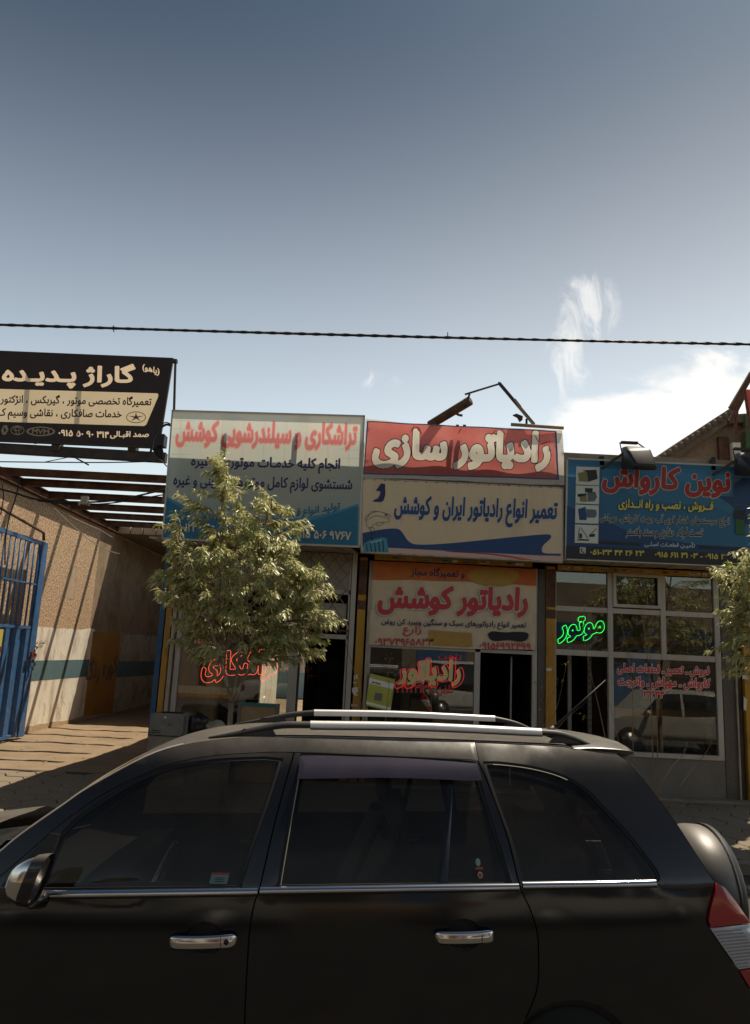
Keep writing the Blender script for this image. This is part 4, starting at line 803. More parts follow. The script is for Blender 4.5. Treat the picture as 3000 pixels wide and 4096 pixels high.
s3b = thing('repair_banner', atY(1850, 2230, Y3), 'stained cream signboard with blue script, a leaping fish drawing and a blue wave', 'sign')
signbox(s3b, [(1449, 1914), (2251, 1952), (2250, 2249), (1445, 2208)], Y3+.01, 's3_cream', .12, 'old_white_pipe', .02)
P3c = lambda x, y: atY(x, y, Y3+.01)
W3 = lambda s, x0, x1, y0, y1, h, m, **k: word(s3b, s, k3(x0, y0), k3(x1, y1), h*.5448, m, P3c, **k)
W3('تعمیر انواع رادیاتور ایران و کوشش', 325, 1520, 985, 1025, 215, 's3_blue', bold=.04, outline='s_white', ow=.03, layer=3)
art('blue_wave', s3b, [E3([(92, 1160)]+spl([(92, 1160), (250, 1132), (350, 1130), (390, 1165), (430, 1220), (500, 1245), (700, 1238), (1000, 1210), (1250, 1185), (1440, 1170), (1476, 1182), (1468, 1205), (1420, 1250), (1408, 1285), (1430, 1308), (1548, 1312)], 4)[1:]+[(1548, 1328), (1400, 1325), (900, 1300), (280, 1268), (92, 1260)])], 's3_blue', P3c, 1)
art('pink_strip', s3b, [E3([(285, 1270), (900, 1300), (1400, 1326), (1555, 1330), (1555, 1368), (900, 1335), (285, 1303)])], 's3_pink', P3c, 1)
for o_ in (0, 25, 60): stroke('red_line', s3b, E3(spl([(700+o_, 1295), (950+o_, 1310), (1150+o_, 1335), (1280+o_, 1360)], 4)), 2.5, 's3_redline', P3c, 2)
art('letter_mark', s3b, [E3([(228, 796), (258, 800), (260, 880), (245, 925), (225, 934), (165, 930), (180, 915), (205, 905), (222, 875), (222, 855), (190, 850), (210, 820)])], 's2_navy', P3c, 1)
fish = [spl([(160, 1185), (165, 1160), (140, 1130), (120, 1095), (125, 1060), (150, 1020), (200, 1003), (240, 1010), (280, 1022), (300, 1040), (270, 1050), (290, 1065), (270, 1080), (230, 1082), (190, 1090), (165, 1110), (152, 1140), (160, 1185)], 4), spl([(145, 1010), (160, 1000), (205, 1003)], 4), spl([(115, 1070), (118, 1040), (150, 1020)], 4), spl([(140, 1060), (180, 1035), (230, 1040), (262, 1050)], 4), spl([(195, 1088), (205, 1108), (240, 1095), (245, 1080)], 4), spl([(140, 1120), (175, 1125), (178, 1150), (162, 1170)], 4), ring(266, 1027, 10, 9), ring(266, 1027, 4, 4)]
for f_ in fish: stroke('fish_line', s3b, E3(f_), 1.7, 's2_navy', P3c, 2)
art('radiator_drawing', s3b, [E3([(100, 1240), (150, 1210), (240, 1192), (268, 1200), (285, 1303), (95, 1296)])], 's3_teal', P3c, 2)
for i in range(5): x = 120+i*30; stroke('radiator_rib', s3b, E3([(x, 1240-i*6), (x+8, 1298)]), 4, 's2_navy', P3c, 3)
stroke('radiator_shine', s3b, E3([(150, 1232), (235, 1212)]), 2.5, 's_white', P3c, 3)
art('sign_splash', s3b, [E3([(155, 1195), (165, 1192), (172, 1212), (150, 1214)])], 's2_navy', P3c, 3)
for i in range(20): 
    x, y = k3(105+i*76, 768+i*3.2); q = B(); p = P3c(x, y); q.box(p[0]-.008, p[0]+.008, p[1]-.008, p[1]+.0, p[2]-.008, p[2]+.008); q.build('nail', 'dark_steel', s3b)
back_struts(s3, [1830, 1858], 1700, 1910, Y3, .16)
# broken lamp arm over the red banner
t = thing('broken_lamp', atY(2130, 1700, 11.3), 'broken rusty tube lamp on a bent arm above the red banner', 'lamp')
YL = 11.35; q = B(); q.tube([atY(1720, 1700, YL), atY(1880, 1603, YL-.5)], [.07, .075], 10); q.build('lamp_housing', 'rust', t)
B().bar(atY(1862, 1577, YL-.5), atY(2002, 1534, YL), .03, .03).build('arm', 'dark_steel', t); B().bar(atY(1878, 1575, YL-.5), atY(1874, 1592, YL-.5), .03, .03).build('hanger', 'dark_steel', t); B().bar(atY(1992, 1532, YL), atY(2003, 1534, YL), .03, .03).build('arm_end', 'dark_steel', t)
B().bar(atY(1998, 1534, YL), atY(2136, 1698, YL), .035, .045).build('strut', 'dark_steel', t); q = B(); V = [(2052, 1594), (2062, 1594), (2084, 1622), (2098, 1650), (2142, 1698), (2128, 1698), (2080, 1640)]
q.add([atY(x, y, YL-.04) for x, y in V]+[atY(x, y, YL) for x, y in V], [tuple(range(7)), tuple(range(13, 6, -1))]+[(i, (i+1) % 7, 7+(i+1) % 7, 7+i) for i in range(7)]); q.build('wooden_lath', 'brown_box', t)
q = B(); V = [(2050, 1660), (2066, 1654), (2092, 1664), (2090, 1680), (2078, 1690), (2068, 1672), (2052, 1664)]; q.add([atY(x, y, YL-.05) for x, y in V]+[atY(x, y, YL+.08) for x, y in V], [tuple(range(7)), tuple(range(13, 6, -1))]+[(i, (i+1) % 7, 7+(i+1) % 7, 7+i) for i in range(7)]); q.build('broken_hood', 'rust', t)
B().bar(atY(2106, 1676, YL), atY(2106, 1698, YL), .03, .03).build('peg', 'dark_steel', t); B().tube([atY(1826, 1655, YL-.3), atY(1836, 1660, YL-.3), atY(1850, 1662, YL-.3)], .02, 6).build('lamp_lug', 'rust', t)
B().tube([atY(2044, 1698, YL-.05), atY(2254, 1712, YL-.05)], .028, 8).build('cross_pipe', 'brown_box', t)
# --- banner hung in the middle shop front
mat('b_cream', (.62, .49, .33), (.70, .57, .40), .75, scale=2, bump=.6, bscale=5, dirt=(.42, .34, .24), dscale=1.5); mat('b_orange', (.50, .12, .035), (.56, .15, .045), .75, dirt=(.44, .19, .03), dscale=1.2, damt=.9); mat('b_red', (.48, .04, .05), (.52, .05, .06), .6); mat('b_blue', (.03, .04, .11), rough=.7); mat('b_yellow', (.42, .24, .05), (.5, .3, .08), .7, dirt=(.3, .17, .04), dscale=4); mat('b_halo', (.55, .5, .4), rough=.7)
Y4 = 11.9; P4 = lambda x, y: atY(x, y, Y4); k4 = lambda x, y: (1400+.5145*x, 2200+.5145*y); E4 = lambda l: [k4(*p) for p in l]
s4 = thing('door_banner', atY(1810, 2590, Y4), 'sagging cream and orange cloth banner hung over the middle shop window', 'banner')
cloth('cloth', s4, E4([(180, 85), (800, 112), (1448, 150), (1450, 450), (1442, 775), (900, 768), (500, 752), (140, 735), (150, 500)]), 'b_cream', Y4, .008, seed=3)
art('orange_top', s4, [E4([(180, 86), (800, 113), (1447, 151), (1446, 275), (900, 245), (500, 232), (176, 228)])], 'b_orange', P4, 2)
W4 = lambda s, x0, x1, y0, y1, h, m, **k: word(s4, s, k4(x0, y0), k4(x1, y1), h*.5145, m, P4, layer=k.pop('layer', 3), **k)
W4('و تعمیرگاه مجاز', 472, 892, 172, 190, 82, 'b_blue', bold=.03)
W4('رادیاتور کوشش', 215, 1385, 385, 410, 240, 'b_red', bold=.05, outline='b_halo', ow=.04)
W4('تعمیر انواع رادیاتورهای سبک و سنگین وسرد کن روغن', 245, 1368, 560, 590, 72, 'b_blue', bold=.025)
W4('زارع', 412, 555, 628, 632, 84, 'b_red', bold=.02)
W4('۰۹۳۷۴۹۶۵۸۳۳', 195, 650, 712, 716, 58, 'b_red', bold=.02); W4('۰۹۱۵۶۹۹۲۴۹۹', 1005, 1405, 742, 752, 56, 'b_red', bold=.02)
art('yellow_patch', s4, [E4([(612, 622), (700, 628), (850, 640), (945, 646), (950, 750), (800, 745), (640, 742), (618, 700)])], 'b_yellow', P4, 3)
art('black_spray', s4, [E4(spl([(1070, 650), (1110, 632), (1200, 640), (1300, 636), (1382, 646), (1378, 690), (1330, 712), (1230, 700), (1130, 708), (1085, 690), (1070, 650)], 4)[:-1])], 's_black', P4, 3)
art('ochre_stain', s4, [E4(spl([(905, 180), (1000, 140), (1200, 150), (1310, 175), (1280, 250), (1150, 280), (960, 250), (905, 180)], 4)[:-1])], 'b_yellow', P4, 3)
# --- sign 4: blue car wash sign
mat('s5_blue', (.055, .20, .36), (.07, .24, .41), .5, scale=1, transl=.4); mat('s5_mid', (.10, .31, .48), rough=.5, transl=.5); mat('s5_deep', (.022, .065, .17), rough=.5, transl=.2); mat('s5_black', (.016, .014, .014), rough=.5); mat('s5_red', (.52, .06, .05), (.56, .07, .06), .5, transl=.4); mat('s5_yellow', (.68, .58, .12), rough=.5, transl=.2); mat('s5_tile', (.7, .7, .62), rough=.5, transl=.2); mat('s5_olive', (.2, .18, .06), rough=.6); mat('s5_steel', (.1, .13, .14), rough=.6); mat('s5_green', (.03, .1, .035), rough=.6)
Y5 = 11.2; P5 = lambda x, y: atY(x, y, Y5); k5 = lambda x, y: (2200+.4843*x, 1500+.4843*y); E5 = lambda l: [k5(*p) for p in l]
s5 = thing('car_wash_sign', atY(2700, 2245, Y5), 'wide blue sign with red heading, yellow phone numbers and four pump pictures', 'sign')
signbox(s5, [(2269, 1834), (3110, 1871), (3105, 2272), (2263, 2236)], Y5, 's5_blue', .05)
art('pale_sweep', s5, [E5([(145, 735), (560, 750), (1500, 790), (1875, 800), (1875, 900), (1500, 870), (900, 850), (145, 820)])], 's5_mid', P5, 1)
art('mid_sweep', s5, [E5(spl([(420, 830), (700, 1000), (1000, 1060), (1300, 1080), (1600, 1200), (1870, 1400)], 5)+[(1870, 900), (1200, 860), (420, 800)])], 's5_mid', P5, 2)
art('deep_sweep', s5, [E5([(140, 1080), (400, 1180), (600, 1270), (900, 1350), (1200, 1400), (1870, 1440), (1870, 1500), (135, 1410)])], 's5_deep', P5, 2)
art('deep_sweep', s5, [E5([(1380, 1000), (1500, 1080), (1640, 1240), (1870, 1300), (1870, 1120), (1600, 1010)])], 's5_deep', P5, 3)
art('black_band', s5, [E5([(132, 1410), (800, 1440), (1870, 1496), (1870, 1592), (800, 1545), (128, 1515)])], 's5_black', P5, 4)
art('black_bar', s5, [E5([(398, 1370), (745, 1388), (742, 1408), (396, 1392)])], 's5_black', P5, 5); art('black_bar', s5, [E5([(1232, 1410), (1600, 1430), (1600, 1452), (1232, 1432)])], 's5_black', P5, 5)
W5 = lambda s, x0, x1, y0, y1, h, m, **k: word(s5, s, k5(x0, y0), k5(x1, y1), h*.4843, m, P5, layer=k.pop('layer', 5), **k)
W5('نوین کارواش', 430, 1488, 855, 905, 245, 's5_red', bold=.045, outline='s_white', ow=.028)
W5('فــروش ، نصب و راه انــدازی', 562, 1345, 1070, 1092, 98, 's5_yellow', bold=.04, outline='s5_black', ow=.045)
W5('انواع سیستمهای فشار قوی آب جهت کارواش. مهپاش', 410, 1480, 1185, 1215, 92, 's5_black', bold=.018, outline='s_white', ow=.06)
W5('تست لوله. حفاری و سند بلاستر', 625, 1258, 1300, 1310, 92, 's5_black', bold=.018, outline='s_white', ow=.06)
W5('تأمیـن قطعـات اصلـی', 778, 1195, 1395, 1410, 56, 's_white', bold=.03)
W5('۰۵۱-۳۳ ۴۴ ۲۶ ۲۳', 328, 775, 1462, 1475, 46, 's5_yellow', bold=.035, layer=6); W5('۰۹۱۵ ۶۱۱ ۳۱ ۰۳ - ۰۹۱۵ ۲', 862, 1440, 1482, 1502, 46, 's5_yellow', bold=.035, layer=6)
art('phone_tile', s5, [E5([(244, 1422), (294, 1425), (292, 1476), (242, 1473)])], 's_white', P5, 6); stroke('phone_mark', s5, E5(spl([(262, 1432), (256, 1448), (264, 1462), (280, 1468)], 4)), 4, 's5_black', P5, 7)
tiles = [((216, 760), (405, 766), (402, 912), (213, 904)), ((213, 915), (402, 922), (400, 1068), (210, 1060)), ((210, 1074), (398, 1082), (396, 1228), (207, 1222)), ((206, 1238), (396, 1245), (393, 1392), (204, 1384))]
for tl in tiles: art('picture_rim', s5, [E5([(tl[0][0]-3, tl[0][1]-3), (tl[1][0]+3, tl[1][1]-3), (tl[2][0]+3, tl[2][1]+3), (tl[3][0]-3, tl[3][1]+3)])], 's_white', P5, 5); art('picture', s5, [E5(tl)], 's5_tile', P5, 6)
def A5(m, *polys): 
    for p in polys: art('pictured_pump', s5, [E5(p)], m, P5, 7)
A5('s5_olive', [(228, 812), (300, 800), (310, 885), (236, 880)]); A5('s5_black', [(262, 790), (380, 785), (390, 860), (312, 886), (302, 806)])
A5('s5_olive', [(240, 995), (300, 1000), (302, 1050), (245, 1048)]); A5('s5_black', [(285, 935), (350, 938), (348, 975), (286, 972)], [(224, 985), (300, 980), (300, 996), (226, 1010)]); A5('s5_steel', [(305, 975), (370, 965), (385, 1010), (365, 1045), (308, 1048)])
A5('s5_deep', [(228, 1110), (290, 1090), (300, 1200), (240, 1200)]); A5('s5_steel', [(295, 1110), (375, 1115), (385, 1150), (370, 1180), (298, 1180)])
A5('s5_black', [(235, 1355), (320, 1360), (318, 1372), (234, 1368)], [(240, 1310), (262, 1312), (262, 1350), (238, 1350)], [(320, 1320), (368, 1312), (366, 1338), (322, 1340)])
for l_ in ([(240, 1260), (225, 1375)], [(250, 1262), (310, 1350)], [(320, 1330), (380, 1270)]): stroke('pictured_bar', s5, E5(l_), 2.2, 's5_black', P5, 8)
art('photo_print', s5, [E5([(1508, 846), (1700, 855), (1700, 1085), (1508, 1072)])], 's5_steel', P5, 5); art('photo_print_dark', s5, [E5([(1512, 900), (1600, 850), (1696, 860), (1696, 1080), (1512, 1068)])], 's5_deep', P5, 6)
art('pictured_washer', s5, [E5([(1530, 1110), (1580, 1105), (1585, 1160), (1605, 1200), (1600, 1320), (1530, 1318), (1525, 1180)])], 's5_green', P5, 6); art('pictured_washer_top', s5, [E5([(1510, 1130), (1540, 1110), (1590, 1120), (1600, 1200), (1520, 1190)])], 's5_black', P5, 7)
stroke('pictured_hose', s5, E5(spl([(1605, 1240), (1620, 1180), (1600, 1130), (1640, 1100), (1680, 1110)], 4)), 3, 's5_black', P5, 7)
back_struts(s5, [2450, 2845], 1850, 2240, Y5)
# floodlights on the blue sign
def flood(px_, py_, label, group='floodlights on the blue sign'):
    Yf = 10.95; p = atY(px_, py_, Yf); t = thing('floodlight', (p[0]-.35, 11.2, p[2]-.15), label, 'floodlight', group)
    q = B(); A = [(-.13, -.02, .13), (.16, -.02, .13), (.16, .18, .17), (-.13, .18, .17)]; Bq_ = [(-.1, -.38, -.26), (.26, -.38, -.26), (.26, -.3, -.30), (-.1, -.3, -.30)]
    V = [(p[0]+a*.95, Yf+b_, p[2]+c_) for a, b_, c_ in A+[(-.16, -.2, .02), (.22, -.2, .06), (.26, .1, -.2), (-.16, .1, -.2)]+Bq_]
    q.add(V, [(0, 1, 2, 3), (0, 4, 5, 1), (4, 8, 9, 5), (8, 11, 10, 9), (1, 5, 6, 2), (5, 9, 10, 6), (0, 3, 7, 4), (4, 7, 11, 8), (3, 2, 6, 7)]); mat('lamp_black', (.018, .016, .015), rough=.45); o = q.build('housing', 'lamp_black', t, bevel=.045); o.modifiers['b'].segments = 4; o.data.polygons.foreach_set('use_smooth', [True]*len(o.data.polygons))
    B().add([V[7], V[6], V[10], V[11]], [(0, 1, 2, 3)]).build('lens', 'black_rubber', t)
    B().tube([(p[0]-.15, Yf, p[2]-.02), (p[0]-.17, Yf+.06, p[2]+.2), (p[0]+.1, Yf+.06, p[2]+.21), (p[0]+.2, Yf+.02, p[2]+.12), (p[0]+.22, Yf-.08, p[2]+.0)], .011, 6).build('bracket', 'dark_steel', t)
    B().box(p[0]-.15, p[0]+.1, Yf+.03, Yf+.09, p[2]+.19, p[2]+.225).build('bracket_plate', 'dark_steel', t)
    B().bar((p[0]-.14, Yf+.03, p[2]+.02), (p[0]-.4, 11.2, p[2]-.17), .03, .03).build('arm', 'dark_steel', t); B().box(p[0]-.42, p[0]-.35, 11.2, 11.27, p[2]-.22, p[2]+.03).build('stub', 'dark_steel', t); return t
flood(2530, 1820, 'left floodlight hanging over the red heading of the blue sign'); flood(2985, 1846, 'right floodlight cut by the right edge of the picture')
q = B(); q.bar(atY(2850, 1830, 11.3), atY(2850, 1856, 11.3), .07, .06); tag(q.build('pipe_stub', 'dark_steel', loc=atY(2850, 1856, 11.3)), 'short rusty stub standing on the blue sign top left of the right floodlight', 'stub')

# ================================================================== RIGHT BACKGROUND
gb = thing('gabled_building', (8, 16, 0), 'grey brown gabled building with a scalloped sheet roof behind the blue sign', 'building')
q = B(); q.prism([(4.6, 0), (12, 0), (12, 7.5), (8.3, 7.5), (7.7, 7.42), (6.3, 6.42), (4.6, 5.2)], 1, 16, 16.3); q.build('wall', 'brick', gb)
ed = [(4.5, 5.12), (6.3, 6.42), (7.62, 7.4), (8.4, 7.5), (12, 7.55)]
for i in range(4): a, c = ed[i], ed[i+1]; B().bar((a[0], 15.9, a[1]+.06), (c[0], 15.9, c[1]+.06), .3, .19).build('verge', 'eternit', gb)
for i in range(26):
    t_ = i/25; x = 4.6+3.1*t_; z = 5.2+2.25*t_; o = B().tube([(x, 15.7, z+.17), (x+.05, 19, z+.25)], .075, 8).build('roof_ridge', 'eternit', gb)
B().bar((4.5, 17.5, 5.28), (7.62, 17.5, 7.55), 3.2, .06).build('roof_sheet', 'eternit', gb)
B().box(7.75, 7.93, 15.8, 16, 5.5, 6.95).build('pilaster', 'whitewash', gb); B().box(7.5, 7.72, 15.9, 16, 5.0, 7.1).build('drain', 'rust', gb)
B().box(8.0, 10, 15.7, 15.8, 6.75, 7.55).build('green_panel', 'green_panel', gb); B().box(7.95, 10, 15.7, 16, 5.8, 6.75).build('dark_opening', 'interior_dark', gb)
q = B(); q.bar(atY(2925, 1634, 12.5), atY(3010, 1490, 12.5), .09, .09); q.bar(atY(2922, 1685, 12.5), atY(2978, 1575, 12.5), .07, .07); q.bar(atY(2950, 1620, 12.5), atY(2940, 1735, 12.5), .04, .04); q.bar(atY(2950, 1735, 12.5), atY(3010, 1700, 12.5), .05, .05)
tag(q.build('steel_bracket', 'rust_pipe', loc=atY(2940, 1735, 12.5)), 'brown steel struts sticking up beside the gable at the right edge', 'bracket')
t = thing('red_sign', (6.3, 11, 4.5), 'narrow edge of a pinkish red sign at the right border', 'sign'); q = B()
V = [(2977, 1557), (3060, 1560), (3090, 1900), (3028, 1890)]; q.add([atY(x, y, 11) for x, y in V]+[atY(x, y, 11.15) for x, y in V], [(0, 1, 2, 3), (7, 6, 5, 4)]+[(i, (i+1) % 4, 4+(i+1) % 4, 4+i) for i in range(4)]); q.build('face', 's3_red', t)
B().bar(atY(2977, 1557, 10.99), atY(3028, 1890, 10.99), .03, .03).build('edge_trim', 'rust_pipe', t)
# yard behind the left shop, seen through it
fw = thing('yard_fence', (-2, 33, 0), 'white corrugated fence above a pale blue wall seen through the left shop', 'fence')
B().box(-9, 5, 33, 33.15, 0, 1.05).build('low_wall', 'yard_blue', fw)
for i in range(45): x = -9+i*.31; B().box(x, x+.2, 33.02, 33.08, 1.05, 3.2).build('fence_sheet', 'fence_white', fw)
B().box(-9, 5, 33.07, 33.1, 1.05, 3.2).build('fence_back', 'fence_white', fw)
# overhead cable
pts = [atY(x, y, 9) for x, y in ((-900, 1272), (0, 1299), (750, 1322), (1500, 1343), (2250, 1361), (3000, 1377), (3900, 1388))]; pts = spl(pts, 30); q = B(); oc = thing('overhead_cable', pts[0], 'twisted black power cable crossing the whole sky', 'cable')
q.tube(pts, .016, 6); q.build('core', 'cable', oc); q = B()
for ph in (0, 3.14):
    S_ = []; 
    for i in range(len(pts)*5-5):
        k, f_ = divmod(i, 5); p = np.array(pts[k])*(1-f_/5)+np.array(pts[k+1])*(f_/5); a_ = i*.27+ph; S_.append(p+np.array([0, .012*math.cos(a_), .012*math.sin(a_)]))
    q.tube(S_, .009, 4)
q.build('strands', 'cable', oc)
for x in (455, 1790): p = atY(x, 1313 if x < 900 else 1341, 9); B().tube([p+[0, -.02, .03], p+[0, -.02, -.03], p+[.02, -.02, -.06]], .006, 4).build('tie', 'cable', oc)
bpy.data.objects.remove(_to)
# ================================================================== THE DARK SUV IN FRONT
CA = R_(3); CT = R_(2); EX = np.array([math.cos(CA), math.sin(CA), 0]); NN = np.array([-math.sin(CA)*math.cos(CT), math.cos(CA)*math.cos(CT), -math.sin(CT)]); OC = np.array([.026, 4.063, 0])
WM = np.array([[.96459, -.03839, .03165], [.09235, .99109, -.01298], [.04588, -.00379, 1.]])  # wedge of the body: waist line rises to the rear
def ub(x, z):
    W = .865-.09*max(0, (-1.0-x)/1.1)**2-.10*max(0, (x-1.0)/1.0)**2
    if z <= 1.12: return W-.035*((z-.82)/.4)**2
    return W-.02-.40*(z-1.12)-.18*(z-1.12)**2-(3.0*max(0, z-1.56)**2)
def loc(x, u, z):
    v = WM@np.array([x, z, 1.]); v = v/v[2]; k = min(1, max(0, (z-.33)/.4)); k = k*k*(3-2*k); zz = z+(v[1]-z)*k
    return OC+v[0]*EX-u*NN+np.array([0, 0, zz])
def S(x, z, off=0., sd=1): return loc(x, sd*(ub(x, z)+off), z)
car = thing('parked_suv', loc(0, 0, 0), 'dusty black SUV with roof rails filling the foreground', 'car')
def offset(poly, d):
    P = np.array(poly, float); n = len(P); ar = 0
    for i in range(n): ar += P[i][0]*P[(i+1) % n][1]-P[(i+1) % n][0]*P[i][1]
    sg = 1 if ar > 0 else -1; out = []
    for i in range(n):
        a = P[i]-P[i-1]; c = P[(i+1) % n]-P[i]; a /= np.linalg.norm(a)+1e-9; c /= np.linalg.norm(c)+1e-9
        na = np.array([-a[1], a[0]])*sg; nc = np.array([-c[1], c[0]])*sg; m = na+nc; k = np.dot(m, m); m = m/(k if k > .5 else .5)*2*1.0; m = (na+nc)/max(.6, 1+np.dot(na, nc)); out.append(tuple(P[i]+m*d))
    return out
def panel(name, outer, holes, m, sd=1, off=0., rim=.018, grid=.045, gap=.003, parent=None, surf=S, holerim=.014):
    o_ = offset(outer, gap) if gap else outer; V, Fs = fill([o_]+list(holes), grid); q = B()
    def okf(f):
        a, b_, c = V[f[0]], V[f[1]], V[f[2]]; L = max(((a-b_)**2).sum(), ((b_-c)**2).sum(), ((a-c)**2).sum()); return abs((b_[0]-a[0])*(c[1]-a[1])-(b_[1]-a[1])*(c[0]-a[0])) > L*2e-3
    Fs = [f for f in Fs if okf(f)]
    q.add([surf(x, z, off, sd) for x, z in V], Fs if sd > 0 else [f[::-1] for f in Fs], smooth=True)
    for lp, rr in [(o_, rim)]+[(h, holerim) for h in holes]:
        n = len(lp); q.add([surf(x, z, off, sd) for x, z in lp]+[surf(x, z, off-rr, sd) for x, z in lp], [(i, (i+1) % n, n+(i+1) % n, n+i) for i in range(n)], smooth=True)
    ob = q.build(name, m, parent or car)
    return ob
def dense(P, step=.035):
    out = []
    for i in range(len(P)-1):
        a = np.array(P[i]); c = np.array(P[i+1]); n = max(1, int(np.linalg.norm(c-a)/step))
        for k in range(n): out.append(tuple(a+(c-a)*k/n))
    out.append(tuple(P[-1])); return out
gaptop = spl([(-1.52, 1.085), (-1.449, 1.143), (-1.39, 1.195), (-1.333, 1.25), (-1.2, 1.375), (-1.065, 1.467), (-.9, 1.545), (-.732, 1.590), (-.502, 1.611), (-.336, 1.6155), (.043, 1.612), (.45, 1.601), (.51, 1.594)], 5)
ibp = min(range(len(gaptop)), key=lambda i: abs(gaptop[i][0]+.336)); gapF = gaptop[:ibp+1]; gapR = gaptop[ibp:]
bgap = spl([(-.336, 1.6155), (-.375, 1.468), (-.414, 1.3), (-.45, 1.123), (-.466, 1.08), (-.481, .966), (-.487, .7), (-.487, .40)], 5)
cgap = spl([(.51, 1.594), (.567, 1.435), (.608, 1.285), (.638, 1.12), (.676, 1.04), (.704, .95), (.706, .869), (.694, .733), (.62, .60), (.52, .5), (.48, .40)], 5)
fgap = spl([(-1.52, 1.085), (-1.525, .9), (-1.50, .7), (-1.45, .55), (-1.40, .40)], 4)
fglass = spl([(-1.256, 1.138), (-1.245, 1.19), (-1.219, 1.30)], 3)[:-1]+spl([(-1.219, 1.30), (-1.163, 1.362), (-1.072, 1.43), (-.969, 1.493), (-.839, 1.542), (-.692, 1.567), (-.579, 1.577), (-.42, 1.584)], 4)[:-1]+spl([(-.40, 1.578), (-.435, 1.454), (-.493, 1.275), (-.532, 1.138)], 3)
rglass = dense([(-.367, 1.138), (-.333, 1.376), (-.300, 1.592)], .06)[:-1]+dense(spl([(-.296, 1.598), (.04, 1.598), (.478, 1.586)], 4), .1)[:-1]+spl([(.482, 1.578), (.519, 1.407), (.588, 1.138)], 3)
qglass = spl([(.548, 1.580), (.618, 1.580), (.762, 1.566), (.904, 1.534), (1.011, 1.481), (1.093, 1.398), (1.18, 1.304), (1.251, 1.211), (1.282, 1.165), (1.283, 1.142), (1.262, 1.136)], 4)[:-1]+dense([(1.262, 1.136), (.681, 1.134)], .15)[:-1]+spl([(.681, 1.134), (.658, 1.150), (.626, 1.298), (.583, 1.435), (.55, 1.565)], 3)
ditch = spl([(-1.64, 1.06), (-1.54, 1.15), (-1.435, 1.246), (-1.366, 1.31), (-1.24, 1.406), (-1.15, 1.473), (-.955, 1.585), (-.813, 1.633), (-.661, 1.657), (-.535, 1.667), (-.23, 1.674), (.35, 1.672), (.9, 1.663), (1.0, 1.655), (1.128, 1.642), (1.23, 1.634)], 4)
rearE = spl([(1.245, 1.634), (1.315, 1.555), (1.38, 1.46), (1.45, 1.35), (1.515, 1.23), (1.58, 1.12), (1.68, .976), (1.74, .86), (1.79, .7), (1.81, .55), (1.78, .36)], 4)
tailE = [(1.58, 1.12), (1.568, 1.087), (1.532, 1.02), (1.515, .974), (1.524, .938), (1.60, .84), (1.657, .771), (1.74, .66)]
iT = min(range(len(rearE)), key=lambda i: abs(rearE[i][1]-1.12)); iB = min(range(len(rearE)), key=lambda i: abs(rearE[i][1]-.66))
def arch(cx, r, a0, a1, n=14): return [(cx+r*math.cos(R_(a0+(a1-a0)*i/n)), .33+r*1.0*math.sin(R_(a0+(a1-a0)*i/n))) for i in range(n+1)]
arR = arch(.84, .36, 175, 8); 
def hnd(cx, cz, rx, rz, n=20): return [(cx+rx*math.cos(2*math.pi*i/n), cz+rz*math.sin(2*math.pi*i/n)) for i in range(n)]
hF = (-.652, .957); hR_ = (.385, .948)
def ringhole(p, d): return offset(p, -d)
